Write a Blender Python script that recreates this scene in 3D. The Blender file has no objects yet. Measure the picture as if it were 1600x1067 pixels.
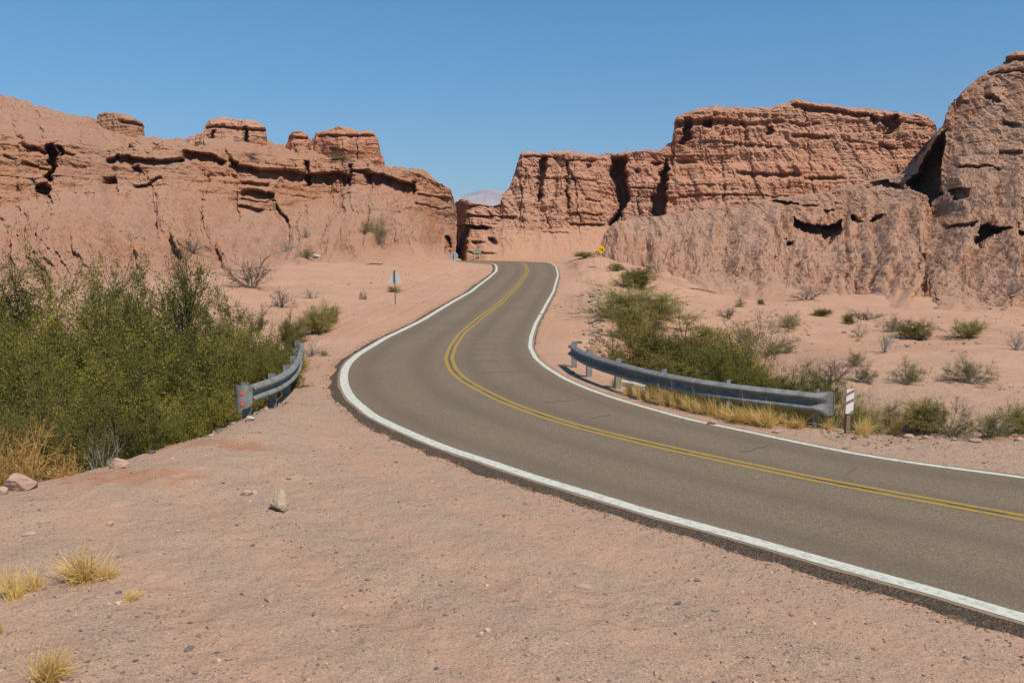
import bpy, math, random
import numpy as np
from mathutils import Vector, Matrix
R = math.radians
S = bpy.context.scene
# ------------------------------------------------------------------ camera, sky, sun, exposure
HC = 3.9; F = 1250.0; PITCH = math.atan(148.5/F)
cd = bpy.data.cameras.new('camera'); cam = bpy.data.objects.new('camera', cd)
S.collection.objects.link(cam); S.camera = cam
cd.sensor_width = 36; cd.lens = F/1600*36; cd.clip_start = .1; cd.clip_end = 30000
cam.location = (0, 0, HC); cam.rotation_euler = (math.pi/2-PITCH, 0, 0)
SUN_EL = R(54); SX, SY = .62, -.785
W = bpy.data.worlds.new('World'); S.world = W; W.use_nodes = True
nt = W.node_tree; bg = nt.nodes['Background']
sk = nt.nodes.new('ShaderNodeTexSky'); sk.sky_type = 'NISHITA'; sk.sun_disc = False
sk.sun_elevation = SUN_EL; sk.sun_rotation = math.atan2(SX, SY); sk.altitude = 2500
sk.air_density = 1.0; sk.dust_density = .0; sk.ozone_density = 3.0
tint = nt.nodes.new('ShaderNodeVectorMath'); tint.operation = 'MULTIPLY'; tc = nt.nodes.new('ShaderNodeTexCoord'); sz = nt.nodes.new('ShaderNodeSeparateXYZ'); mr = nt.nodes.new('ShaderNodeMapRange'); mr.interpolation_type = 'SMOOTHSTEP'
mr.inputs['From Min'].default_value = -.02; mr.inputs['From Max'].default_value = .33; mc = nt.nodes.new('ShaderNodeMix'); mc.data_type = 'RGBA'
mc.inputs[6].default_value = (.60, .66, .60, 1); mc.inputs[7].default_value = (.58, .99, 1.07, 1)
nt.links.new(tc.outputs['Generated'], sz.inputs[0]); nt.links.new(sz.outputs[2], mr.inputs[0]); nt.links.new(mr.outputs[0], mc.inputs[0]); nt.links.new(mc.outputs[2], tint.inputs[1])
nt.links.new(sk.outputs[0], tint.inputs[0]); nt.links.new(tint.outputs[0], bg.inputs[0]); bg.inputs[1].default_value = .122
ld = bpy.data.lights.new('sun', 'SUN'); ld.energy = 4.6; ld.angle = R(.5); ld.color = (1, .93, .82)
sun = bpy.data.objects.new('sun', ld); S.collection.objects.link(sun)
sd = Vector((SX*math.cos(SUN_EL), SY*math.cos(SUN_EL), math.sin(SUN_EL)))
sun.rotation_euler = sd.to_track_quat('Z', 'Y').to_euler()
S.view_settings.view_transform = 'Standard'; S.view_settings.look = 'None'
S.view_settings.exposure = .1; S.view_settings.gamma = 1
S.cycles.diffuse_bounces = 2
rng = np.random.default_rng(7); random.seed(7)

# ------------------------------------------------------------------ helpers
def ray(px, py):
    px = np.asarray(px, float); py = np.asarray(py, float)
    b = (533.5-py)/F; den = math.cos(PITCH)+b*math.sin(PITCH)
    return (px-800)/F/den, (-math.sin(PITCH)+b*math.cos(PITCH))/den
def at(px, py, D):
    a, s = ray(px, py); return float(a*D), float(D), float(HC+s*D)
PERM = np.random.default_rng(3).permutation(512).astype(np.int64); PERM = np.r_[PERM, PERM, PERM, PERM]
GR = np.random.default_rng(4).normal(size=(512, 3)); GR /= np.linalg.norm(GR, axis=1)[:, None]
def noise(x, y, z=0.):
    x, y, z = np.broadcast_arrays(np.asarray(x, float), y, z)
    xi, yi, zi = [np.floor(c).astype(np.int64) for c in (x, y, z)]
    xf, yf, zf = x-xi, y-yi, z-zi
    u, v, w = [c*c*c*(c*(c*6-15)+10) for c in (xf, yf, zf)]
    out = 0
    for dx in (0, 1):
        for dy in (0, 1):
            for dz in (0, 1):
                g = GR[PERM[PERM[PERM[(xi+dx) & 511]+((yi+dy) & 511)]+((zi+dz) & 511)]]
                d = g[..., 0]*(xf-dx)+g[..., 1]*(yf-dy)+g[..., 2]*(zf-dz)
                out = out+d*(u if dx else 1-u)*(v if dy else 1-v)*(w if dz else 1-w)
    return out*1.6
def fbm(x, y, z=0., o=4, g=.5, ridge=False):
    t = 0; a = 1.
    for i in range(o):
        n = noise(x*2**i+i*17.3, y*2**i+i*5.1, z*2**i+i*9.7)
        if ridge: n = 1-2*np.abs(n)
        t = t+a*n; a *= g
    return t
def sst(e0, e1, x):
    t = np.clip((x-e0)/(e1-e0), 0, 1); return t*t*(3-2*t)
def smooth1(a, k, axis=0):
    if k < 2: return a
    ker = np.hanning(k+2)[1:-1]; ker /= ker.sum(); h = k//2
    pad = [(0, 0)]*a.ndim; pad[axis] = (h, k-1-h)
    b = np.pad(a, pad, mode='edge')
    return np.apply_along_axis(lambda v: np.convolve(v, ker, 'valid'), axis, b)
def mesh(name, v, faces, mat=None, parent=None, smooth=False, attrs=None):
    """faces: list of (n,k) int arrays"""
    me = bpy.data.meshes.new(name); v = np.asarray(v, np.float32)
    me.vertices.add(len(v)); me.vertices.foreach_set('co', v.ravel())
    if not isinstance(faces, list): faces = [faces]
    faces = [np.asarray(f, np.int32) for f in faces if len(f)]
    idx = np.concatenate([f.ravel() for f in faces]); cnt = np.concatenate([np.full(len(f), f.shape[1]) for f in faces])
    me.loops.add(len(idx)); me.loops.foreach_set('vertex_index', idx)
    me.polygons.add(len(cnt)); st = np.r_[0, np.cumsum(cnt)[:-1]].astype(np.int32)
    me.polygons.foreach_set('loop_start', st)
    try: me.polygons.foreach_set('loop_total', cnt.astype(np.int32))
    except Exception: pass
    me.polygons.foreach_set('use_smooth', np.full(len(cnt), smooth))
    if attrs:
        for k, (dom, val) in attrs.items():
            a = me.attributes.new(k, 'FLOAT', dom); a.data.foreach_set('value', np.asarray(val, np.float32))
    me.update(calc_edges=True); me.validate()
    if mat: me.materials.append(mat)
    o = bpy.data.objects.new(name, me); S.collection.objects.link(o)
    if parent: o.parent = parent
    return o
def gridfaces(nr, nc):
    i = np.arange(nr*nc).reshape(nr, nc)
    return np.stack([i[:-1, :-1], i[:-1, 1:], i[1:, 1:], i[1:, :-1]], -1).reshape(-1, 4)
def tag(o, label=None, cat=None, group=None, kind=None):
    if label: o['label'] = label
    if cat: o['category'] = cat
    if group: o['group'] = group
    if kind: o['kind'] = kind
    return o
def empty(name, loc, rz=0):
    o = bpy.data.objects.new(name, None); S.collection.objects.link(o)
    o.location = loc; o.rotation_euler = (0, 0, rz); o.empty_display_size = .2; return o
def copy_thing(src, kids):
    c = src.copy(); S.collection.objects.link(c)
    for k in kids:
        d = k.copy(); S.collection.objects.link(d); d.parent = c
    return c
class MB:
    def __init__(s): s.v = []; s.f = {}; s.n = 0
    def add(s, v, f):
        f = np.asarray(f)+s.n; s.f.setdefault(f.shape[1], []).append(f); s.v.append(np.asarray(v, float)); s.n += len(v)
    def box(s, c, size, rot=None):
        v = np.array([(x, y, z) for x in (-.5, .5) for y in (-.5, .5) for z in (-.5, .5)])*size
        if rot is not None: v = v@np.array(rot).T
        s.add(v+np.array(c), [(0, 1, 3, 2), (4, 6, 7, 5), (0, 4, 5, 1), (2, 3, 7, 6), (0, 2, 6, 4), (1, 5, 7, 3)])
    def tube(s, pts, r, n=8, cap=True):
        pts = np.asarray(pts, float); r = np.broadcast_to(r, len(pts)); t = np.gradient(pts, axis=0)
        t /= np.linalg.norm(t, axis=1)[:, None]+1e-9
        ref = np.where(np.abs(t[:, 2:3]) > .9, [[1., 0, 0]], [[0, 0, 1.]]); a = np.cross(t, ref)
        a /= np.linalg.norm(a, axis=1)[:, None]+1e-9; b = np.cross(t, a); an = np.arange(n)*2*math.pi/n
        v = pts[:, None]+r[:, None, None]*(a[:, None]*np.cos(an)[:, None]+b[:, None]*np.sin(an)[:, None])
        i = np.arange(len(pts)*n).reshape(-1, n); j = np.roll(i, -1, 1)
        s.add(v.reshape(-1, 3), np.stack([i[:-1], j[:-1], j[1:], i[1:]], -1).reshape(-1, 4))
        if cap:
            for q, w in ((0, 1), (-1, -1)): s.add(v[q], [list(range(n))[::w]])
    def prism(s, poly, y0, y1):      # polygon in x,z extruded along y
        n = len(poly); v = [(p[0], y0, p[1]) for p in poly]+[(p[0], y1, p[1]) for p in poly]
        s.add(v, [list(range(n))]); s.add(v, [list(range(2*n-1, n-1, -1))])
        s.add(v, [(i, (i+1) % n, (i+1) % n+n, i+n) for i in range(n)])
    def build(s, name, mat, parent=None, smooth=False):
        return mesh(name, np.concatenate(s.v), [np.concatenate(x) for x in s.f.values()], mat, parent, smooth)

# ------------------------------------------------------------------ materials
class NT:
    def __init__(s, name, rough=.9, spec=.2):
        s.m = bpy.data.materials.new(name); s.m.use_nodes = True; s.t = s.m.node_tree
        s.b = s.t.nodes['Principled BSDF']; s.b.inputs['Roughness'].default_value = rough
        s.b.inputs['Specular IOR Level'].default_value = spec
    def n(s, ty, **k):
        x = s.t.nodes.new(ty)
        for a, v in k.items(): setattr(x, a, v)
        return x
    def l(s, a, b): s.t.links.new(a, b)
    def pos(s, sc=(1, 1, 1)):
        g = s.n('ShaderNodeNewGeometry'); m = s.n('ShaderNodeVectorMath', operation='MULTIPLY')
        s.l(g.outputs['Position'], m.inputs[0]); m.inputs[1].default_value = sc; return m.outputs[0]
    def noise(s, vec, scale, det=4, rough=.55, dist=0):
        x = s.n('ShaderNodeTexNoise'); s.l(vec, x.inputs['Vector']); x.inputs['Scale'].default_value = scale
        x.inputs['Detail'].default_value = det; x.inputs['Roughness'].default_value = rough; x.inputs['Distortion'].default_value = dist
        return x.outputs['Fac']
    def vor(s, vec, scale, feat='F1', out='Distance'):
        x = s.n('ShaderNodeTexVoronoi', feature=feat); s.l(vec, x.inputs['Vector']); x.inputs['Scale'].default_value = scale
        return x.outputs[out]
    def ramp(s, fac, stops, interp='LINEAR'):
        x = s.n('ShaderNodeValToRGB'); s.l(fac, x.inputs[0]); e = x.color_ramp.elements; x.color_ramp.interpolation = interp
        while len(e) < len(stops): e.new(.5)
        for q, (p, c) in zip(e, stops):
            q.position = p; q.color = (*c, 1) if len(c) == 3 else c
        return x.outputs[0]
    def mix(s, fac, a, b, mode='MIX'):
        x = s.n('ShaderNodeMix', data_type='RGBA', blend_type=mode)
        for v, i in ((fac, 0), (a, 6), (b, 7)):
            if isinstance(v, (int, float)): x.inputs[i].default_value = v
            elif isinstance(v, tuple): x.inputs[i].default_value = (*v, 1)
            else: s.l(v, x.inputs[i])
        return x.outputs[2]
    def math(s, op, a, b=0.):
        x = s.n('ShaderNodeMath', operation=op)
        for v, i in ((a, 0), (b, 1)):
            if isinstance(v, (int, float)): x.inputs[i].default_value = v
            else: s.l(v, x.inputs[i])
        return x.outputs[0]
    def attr(s, name):
        x = s.n('ShaderNodeAttribute', attribute_name=name); return x.outputs['Fac']
    def bump(s, h, st, dist, prev=None):
        x = s.n('ShaderNodeBump'); x.inputs['Strength'].default_value = st; x.inputs['Distance'].default_value = dist
        s.l(h, x.inputs['Height'])
        if prev is not None: s.l(prev, x.inputs['Normal'])
        return x.outputs[0]
    def done(s, col=None, nrm=None):
        if col is not None:
            if isinstance(col, tuple): s.b.inputs['Base Color'].default_value = (*col, 1)
            else: s.l(col, s.b.inputs['Base Color'])
        if nrm is not None: s.l(nrm, s.b.inputs['Normal'])
        return s.m
def gray(v): return (v, v, v)
def rock_mat(name, base, red, pale, band=.35, bs=1.):
    k = NT(name, .95, .1); p = k.pos(); pz = k.pos((.05, .05, 1.1)); pv = k.pos((1, 1, .12))
    n1 = k.noise(p, .06, 5, .6, .4); n2 = k.noise(pz, 1.3, 6, .65, .3); n3 = k.noise(p, 1.6, 8, .65)
    c = k.mix(k.ramp(n1, [(.42, gray(0)), (.58, gray(1))]), base, red)
    c = k.mix(k.ramp(k.noise(p, .09, 6, .65, .8), [(.5, gray(0)), (.62, gray(.65))]), c, tuple(base[i]*(.93, 1.08, 1.12)[i] for i in range(3)))
    c = k.mix(k.math('MULTIPLY', k.ramp(n2, [(.42, gray(0)), (.6, gray(1))]), band), c, pale)
    c = k.mix(k.math('MULTIPLY', k.ramp(k.noise(pv, 1.1, 5, .6), [(.45, gray(0)), (.7, gray(1))]), .2), c, tuple(x*.72 for x in red))
    c = k.mix(k.ramp(n3, [(.3, gray(.25)), (.7, gray(0))]), c, tuple(x*.6 for x in base))
    # loose pink dust lying on the flatter faces
    g = k.n('ShaderNodeNewGeometry'); sx = k.n('ShaderNodeSeparateXYZ'); k.l(g.outputs['True Normal'], sx.inputs[0])
    dust = k.ramp(k.math('ADD', sx.outputs[2], k.math('MULTIPLY', k.math('SUBTRACT', n3, .5), .5)), [(.4, gray(0)), (.9, gray(.5))])
    c = k.mix(dust, c, pale)
    toe = k.math('MULTIPLY', k.attr('toe'), k.ramp(k.noise(p, .5, 6, .6), [(.3, gray(.3)), (.55, gray(1))]))
    c = k.mix(toe, c, (.47, .265, .170))
    b = k.bump(k.noise(p, 2.2, 9, .68), .55*bs, .5)
    b = k.bump(k.noise(pz, 5., 5, .6), .35*bs, .25, b)
    b = k.bump(k.noise(pv, 3., 6, .6, .5), .3*bs, .25, b)
    return k.done(c, b)
M_left = rock_mat('rock_left', (.37, .208, .135), (.37, .162, .078), (.44, .252, .172), bs=1.1)
M_wall = rock_mat('rock_wall', (.45, .238, .155), (.44, .19, .105), (.53, .30, .20), .3, 1.1)
M_right = rock_mat('rock_right', (.39, .235, .156), (.41, .20, .112), (.48, .285, .198), .4, 1.2)
M_stone = rock_mat('stone', (.42, .27, .2), (.36, .2, .14), (.5, .34, .26), .3, .5)

def ground_mat():
    k = NT('ground', .97, .1); p = k.pos(); gv = k.attr('gravel')
    n1 = k.noise(p, .22, 6, .6, .5); n2 = k.noise(p, 2.2, 6, .6); n3 = k.noise(p, 28, 5, .7)
    sand = k.mix(k.ramp(n1, [(.4, gray(0)), (.65, gray(1))]), (.53, .305, .20), (.50, .275, .168))
    grit = k.mix(k.ramp(n2, [(.35, gray(0)), (.65, gray(1))]), (.50, .315, .21), (.47, .32, .215))
    c = k.mix(gv, sand, grit)
    c = k.mix(k.ramp(k.noise(k.pos((1, 1.0, 1)), .55, 5, .6, .6), [(.60, gray(0)), (.72, gray(.35))]), c, (.46, .23, .135))
    # individual grains and pebbles
    for sc, lo, amt in ((75, .36, .5), (38, .30, .5), (17, .2, .5)):
        v = k.n('ShaderNodeTexVoronoi'); k.l(p, v.inputs['Vector']); v.inputs['Scale'].default_value = sc
        gcol = k.ramp(k.math('FRACT', k.math('MULTIPLY', v.outputs['Distance'], 0.)), [(0, (.2, .18, .17)), (1, (.2, .18, .17))])
        sp = k.n('ShaderNodeSeparateColor'); k.l(v.outputs['Color'], sp.inputs[0])
        gcol = k.ramp(sp.outputs[0], [(0, (.10, .095, .09)), (.35, (.22, .16, .125)), (.7, (.33, .21, .15)), (1, (.56, .42, .32))])
        on = k.math('LESS_THAN', v.outputs['Distance'], k.math('MULTIPLY', sp.outputs[1], lo*1.6))
        on = k.math('MULTIPLY', on, k.math('MULTIPLY', k.math('ADD', k.math('MULTIPLY', gv, .7), .3), amt*1.5))
        c = k.mix(on, c, gcol)
    c = k.mix(k.attr('scar'), c, (.43, .18, .085))
    c = k.mix(k.ramp(n3, [(.3, gray(.6)), (.55, gray(0))]), c, (.28, .17, .12)); c = k.mix(k.math('MULTIPLY', k.ramp(k.noise(p, 75, 3, .7), [(.4, gray(.75)), (.52, gray(0))]), k.math('ADD', k.math('MULTIPLY', gv, .8), .1)), c, (.22, .15, .115)); c = k.mix(k.math('MULTIPLY', k.ramp(k.noise(p, 62, 3, .7), [(.55, gray(0)), (.68, gray(.6))]), gv), c, (.62, .47, .36))
    b = k.bump(k.noise(p, 40, 5, .7), .5, .02); b = k.bump(k.noise(p, 5, 6, .62), .5, .08, b); b = k.bump(k.noise(p, 1.1, 5, .6), .35, .3, b)
    return k.done(c, b)
M_ground = ground_mat()
def asphalt_mat():
    k = NT('asphalt', .9, .06); p = k.pos()
    c = k.mix(k.ramp(k.noise(p, .35, 5, .6, .3), [(.35, gray(0)), (.65, gray(1))]), (.19, .134, .080), (.165, .116, .070))
    v = k.n('ShaderNodeTexVoronoi'); k.l(p, v.inputs['Vector']); v.inputs['Scale'].default_value = 60
    sp = k.n('ShaderNodeSeparateColor'); k.l(v.outputs['Color'], sp.inputs[0])
    c = k.mix(.35, c, k.ramp(sp.outputs[0], [(0, (.08, .07, .06)), (.5, (.19, .16, .13)), (1, (.40, .34, .28))]))
    u = k.attr('across')       # tyre tracks worn into each lane
    w = k.math('ABSOLUTE', k.math('SUBTRACT', k.math('FRACT', k.math('MULTIPLY', u, 2.)), .5))
    c = k.mix(k.ramp(w, [(.10, gray(.0)), (.25, gray(.5)), (.42, gray(0))]), c, (.135, .102, .074))
    c = k.mix(k.ramp(k.noise(p, 3., 6, .7, .4), [(.58, gray(0)), (.75, gray(.4))]), c, (.12, .1, .085))
    ed = k.math('ADD', k.math('ABSOLUTE', k.math('SUBTRACT', u, .5)), k.math('MULTIPLY', k.math('SUBTRACT', k.noise(p, 1.6, 7, .7), .5), .09))
    c = k.mix(k.ramp(ed, [(.455, gray(0)), (.51, gray(.6))]), c, (.36, .24, .165))
    b = k.bump(v.outputs['Distance'], .35, .012); b = k.bump(k.noise(p, 120, 3, .6), .4, .008, b)
    return k.done(c, b)
M_asph = asphalt_mat()
def edge_mat():
    k = NT('asphalt_edge', .95, .1); p = k.pos(); rim = k.math('ADD', k.attr('rim'), k.math('MULTIPLY', k.math('SUBTRACT', k.noise(p, 6, 7, .75), .5), 2.4))
    c = k.ramp(k.noise(p, 45, 5, .7), [(.34, (.035, .026, .018)), (.5, (.115, .08, .055)), (.66, (.30, .215, .15))])
    c = k.mix(k.ramp(rim, [(.45, gray(0)), (.8, gray(1))]), c, (.40, .255, .175))
    return k.done(c, k.bump(k.noise(p, 35, 5, .7), 1., .05))
M_edge = edge_mat()
def paint(name, col, worn):
    k = NT(name, .85, .08); p = k.pos()
    c = k.mix(k.ramp(k.noise(p, 9, 8, .75), [(.48, gray(0)), (.6, gray(min(1, worn*2.2)))]), col, (.24, .19, .145))
    c = k.mix(k.ramp(k.noise(p, 70, 3, .6), [(.35, gray(.35)), (.6, gray(0))]), c, tuple(x*.6 for x in col))
    return k.done(c, k.bump(k.noise(p, 90, 3, .6), .3, .006))
M_white = paint('white_paint', (.60, .59, .50), .25)
M_yellow = paint('yellow_paint', (.40, .25, .035), .6)
def simple(name, col, rough=.6, spec=.4, metal=0, var=.25, sc=12):
    k = NT(name, rough, spec); k.b.inputs['Metallic'].default_value = metal
    c = k.mix(k.ramp(k.noise(k.pos(), sc, 6, .65), [(.35, gray(0)), (.7, gray(1))]), col, tuple(x*(1-var) for x in col))
    return k.done(c, k.bump(k.noise(k.pos(), sc*4, 3), .1, .01))
M_galv = simple('galvanised_steel', (.255, .25, .228), .6, .3, .05, .5, 5)
M_signback = simple('sign_back', (.55, .58, .57), .5, .4, .2, .15)
M_pole = simple('pole_paint', (.13, .12, .11), .6, .3, 0, .3)
M_wood = simple('old_wood', (.26, .17, .11), .9, .1, 0, .4, 20)
M_plate = simple('white_plate', (.72, .66, .60), .5, .4, 0, .1)
M_stripe = simple('grey_stripe', (.20, .14, .13), .5, .4, 0, .1)
M_red = simple('red_reflector', (.75, .09, .06), .35, .5, 0, .1)
M_yel = simple('sign_yellow', (.85, .46, .02), .4, .4, 0, .08)
M_blk = simple('sign_black', (.02, .018, .015), .5, .4, 0, .1)
M_grn = simple('sign_green', (.18, .36, .24), .5, .4, 0, .1)
M_blue = simple('sign_grey_blue', (.33, .40, .44), .5, .4, .2, .1)
M_tan = simple('tan_post', (.55, .42, .28), .8, .2, 0, .2)
M_conc = simple('whitewash', (.62, .57, .52), .9, .2, 0, .5, 9)
def leaf_mat(name, stops, trans=.3):
    k = NT(name, .65, .2); oi = k.n('ShaderNodeObjectInfo'); a = k.math('ADD', k.attr('rnd'), k.math('MULTIPLY', k.math('SUBTRACT', oi.outputs['Random'], .5), .5 if name != 'straw' else .1))
    c = k.ramp(a, stops); k.l(c, k.b.inputs['Base Color'])
    tr = k.n('ShaderNodeBsdfTranslucent'); k.l(c, tr.inputs[0]); mx = k.n('ShaderNodeMixShader'); mx.inputs[0].default_value = trans
    k.l(k.b.outputs[0], mx.inputs[1]); k.l(tr.outputs[0], mx.inputs[2])
    k.l(mx.outputs[0], k.t.nodes['Material Output'].inputs[0]); return k.m
ML_green = leaf_mat('leaf_green', [(0, (.075, .08, .012)), (.45, (.18, .165, .025)), (.85, (.34, .275, .05)), (1, (.48, .34, .08))])
ML_olive = leaf_mat('leaf_olive', [(0, (.12, .105, .022)), (.5, (.23, .19, .04)), (1, (.42, .29, .08))])
ML_pale = leaf_mat('leaf_pale', [(0, (.26, .22, .06)), (.5, (.44, .35, .11)), (1, (.60, .47, .20))])
ML_straw = leaf_mat('straw', [(0, (.55, .33, .10)), (.5, (.80, .55, .20)), (1, (.92, .74, .36))])
M_bark = simple('bark', (.10, .08, .05), .9, .1, 0, .4, 20)
M_twig = simple('twig_green', (.15, .15, .05), .9, .1, 0, .4, 20)
M_dead = simple('dead_wood', (.26, .18, .14), .9, .1, 0, .35, 15)
M_ochre = simple('ochre_twig', (.50, .27, .09), .9, .1, 0, .35, 15)
M_greyw = simple('grey_wood', (.36, .31, .27), .9, .1, 0, .3, 15)

# ------------------------------------------------------------------ road lines on the ground
def zr(Y):
    return np.interp(Y, ZY, ZZ)
ZY = np.arange(-60, 400, 1.)
ZZ = smooth1(np.interp(ZY, [-60, 28, 37, 46, 60, 77, 94, 106, 125, 200, 400], [0, 0, .2, .52, .92, 1.31, 1.87, 2.0, 1.8, 1., 0]), 9)
def onroad(px, py):
    a, s = ray(px, py); Y = np.linspace(3, 120, 24000); g = HC+s*Y-zr(Y); i = int(np.argmax(g < 0)); return (float(a*Y[i]), float(Y[i]))
LP = [(1900, 1050), (1600, 966), (1450, 922), (1300, 881), (1150, 838), (1000, 797), (940, 778), (880, 760), (820, 742), (760, 721), (700, 702), (655, 684), (610, 664), (580, 649), (550, 624), (543, 614), (537, 600), (536.5, 588), (538, 578), (545, 566), (560, 553), (602, 528), (660, 500), (710, 470), (735, 456), (760, 437), (775, 424), (776, 417), (773, 413)]
MP = [(1900, 868), (1600, 809), (1487, 788), (1375, 768), (1250, 744), (1075, 707), (1000, 690), (940, 676), (880, 660), (820, 640), (785, 626), (747, 607), (722, 592), (707, 577), (701, 560), (707, 542), (722, 520), (750, 497), (780, 475), (810, 445), (824, 424), (821, 413)]
RP = [(1900, 790), (1600, 746), (1425, 723), (1337, 709), (1250, 692), (1162, 673), (1075, 655), (1000, 634), (960, 622), (922, 609), (885, 593), (855, 575), (837, 560), (828, 542), (830, 525), (837, 505), (850, 482), (865, 455), (872, 430), (869, 417), (862, 412)]
def dens(w, st=.1, k=15):
    w = np.array(w); d = np.r_[0, np.cumsum(np.hypot(*np.diff(w, axis=0).T))]; s = np.arange(0, d[-1], st)
    q = np.c_[np.interp(s, d, w[:, 0]), np.interp(s, d, w[:, 1])]
    return np.c_[smooth1(q[:, 0], k), smooth1(q[:, 1], k)]
L0 = [onroad(*p) for p in LP]; M0 = [onroad(*p) for p in MP]; R0 = [onroad(*p) for p in RP]
EXT = [(u*.735, -u*.678) for u in (36, 24, 12, 5)]      # the road runs on past the edge of the picture
L0, M0, R0 = ([(p[0][0]+a, p[0][1]+b) for a, b in EXT]+p for p in (L0, M0, R0))
L0 = L0+[(-3.2, 97), (-5.5, 99.5), (-9, 102), (-16, 107)]
M0 = M0+[(1.2, 98.5), (-1.0, 101.5), (-4.5, 104), (-8, 106), (-15, 111)]
R0 = R0+[(4.4, 99), (1.8, 103), (-2, 106.5), (-7, 109.5), (-14, 115)]
LD, MD, RD = dens(L0), dens(M0), dens(R0)
def off(poly, d):
    t = np.gradient(poly, axis=0); t /= np.linalg.norm(t, axis=1)[:, None]
    return poly+np.c_[-t[:, 1], t[:, 0]]*d         # left of the travel direction (away from the camera, then up the road)
def nearest(A, B):
    d = np.stack([np.hypot(*(B-a).T) for a in A]); return d.argmin(1), d.min(1)
mi = MD[::3]
def match(B):
    i, _ = nearest(mi, B); i = np.maximum.accumulate(i).astype(float); i = smooth1(i, 25)
    return np.c_[np.interp(i, np.arange(len(B)), B[:, 0]), np.interp(i, np.arange(len(B)), B[:, 1])]
LS, RS = match(LD), match(RD)
sgn = 1.0
# which side of LD the left shoulder lies
tl = np.gradient(LS, axis=0); tl /= np.linalg.norm(tl, axis=1)[:, None]
ol = LS-RS; ol /= np.linalg.norm(ol, axis=1)[:, None]
rag = .5+.5*noise(np.arange(len(mi))*.35, 3.3)
ED_L = LS+ol*(.36+.10*noise(np.arange(len(mi))*.11, 1.1)+.09*noise(np.arange(len(mi))*.4, 7.7)+.06*noise(np.arange(len(mi))*1.1, 9.7))[:, None]
ED_R = RS-ol*(.16+.05*noise(np.arange(len(mi))*.3, 5.1))[:, None]
IN_L = LS+ol*(.175+.03*noise(np.arange(len(mi))*.8, 4.4))[:, None]
rows = [ED_L+ol*.22]+[ED_L]+[IN_L]+[IN_L+(ED_R-IN_L)*t for t in np.linspace(0, 1, 15)[1:-1]]+[ED_R]+[ED_R-ol*.1]
nr = len(rows); V = np.zeros((nr, len(mi), 3))
for i, r_ in enumerate(rows):
    V[i, :, :2] = r_; V[i, :, 2] = zr(r_[:, 1])+.0
V[0, :, 2] -= .17; V[1, :, 2] -= .035; V[-1, :, 2] -= .14
acr = np.repeat(np.r_[0, 0, np.linspace(0, 1, nr-3), 1], len(mi))
road = mesh('road', V.reshape(-1, 3), gridfaces(nr, len(mi)), M_asph, smooth=True, attrs={'across': ('POINT', acr), 'rim': ('POINT', np.repeat(np.r_[1., .35, 0., np.zeros(nr-4), .8], len(mi)))})
road.data.materials.append(M_edge)
fi = np.zeros(len(road.data.polygons), np.int32); fi[:2*(len(mi)-1)] = 1; fi[-(len(mi)-1):] = 1
road.data.polygons.foreach_set('material_index', fi); tag(road, kind='structure')
def stripe(name, poly, c, w, mat, z=.004, s0=None, s1=None):
    a, b = off(poly, c-w/2), off(poly, c+w/2)
    nz = noise(np.arange(len(a))*.45, c*9+3)*.006+noise(np.arange(len(a))*1.7, c*5+8)*.004
    v = np.zeros((2, len(a), 3)); v[0, :, :2] = a+nz[:, None]; v[1, :, :2] = b-nz[:, None]; v[..., 2] = zr(v[..., 1])+z
    return v
def stripes(name, vs, mat):
    mb = MB()
    for v in vs: mb.add(v.reshape(-1, 3), gridfaces(2, v.shape[1]))
    return tag(mb.build(name, mat), kind='structure')
lv = stripe('', LD, -.015, .235, None); rv = stripe('', RD, 0, .15, None)
gq = int(np.argmin(np.hypot(*(RD-np.array(onroad(847, 491))).T)))
stripes('road_edge_line', [lv, rv[:, :gq-1], rv[:, gq+2:]], M_white)
stripes('road_centre_line', [stripe('', MD, -.11, .11, None), stripe('', MD, .11, .11, None)], M_yellow)
k = NT('tar', .6, .4); M_tar = k.done((.05, .042, .036))
# dark joint between the yellow lines and thin crack fillings
cj = stripe('', MD, 0., .07, None, .003)
mbj = MB()
gaps = noise(np.arange(cj.shape[1])*.06, 2.2) > .0
i = 0
while i < len(gaps)-2:
    if gaps[i]:
        j = i
        while j < len(gaps)-1 and gaps[j]: j += 1
        if j-i > 3:
            w_ = cj[:, i:j].copy(); wd = (.15+.85*np.abs(noise(np.arange(j-i)*.3, i*1.7)))[None, :, None]; c_ = w_.mean(0, keepdims=True); w_ = c_+(w_-c_)*wd
            mbj.add(w_.reshape(-1, 3), gridfaces(2, j-i))
        i = j
    i += 1
for kx in (11, 13, 14.5, 17.5, 19.5, 24.5, 27, 28.4, 30, 31.5, 33.5):
    i0 = int(np.argmin(np.abs(mi[:, 1]-kx))); a0, b0 = MD[min(i0*3, len(MD)-1)], RS[i0]
    lo, hi = (.25, .25+random.uniform(.3, .7)) if kx > 20 else (.3, random.uniform(.5, .8))
    tt = np.linspace(lo, hi, 30); q = a0+(b0-a0)*tt[:, None]; q[:, 1] += noise(tt*9, kx)*.12
    wv = .010+.010*np.abs(noise(tt*14, kx+4)); v = np.zeros((2, 30, 3)); v[0, :, :2] = q; v[1, :, :2] = q; v[0, :, 1] -= wv; v[1, :, 1] += wv
    v[..., 2] = zr(v[..., 1])+.0035; mbj.add(v.reshape(-1, 3), gridfaces(2, 30))
tag(mbj.build('road_crack_filler', M_tar), kind='structure')

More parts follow.
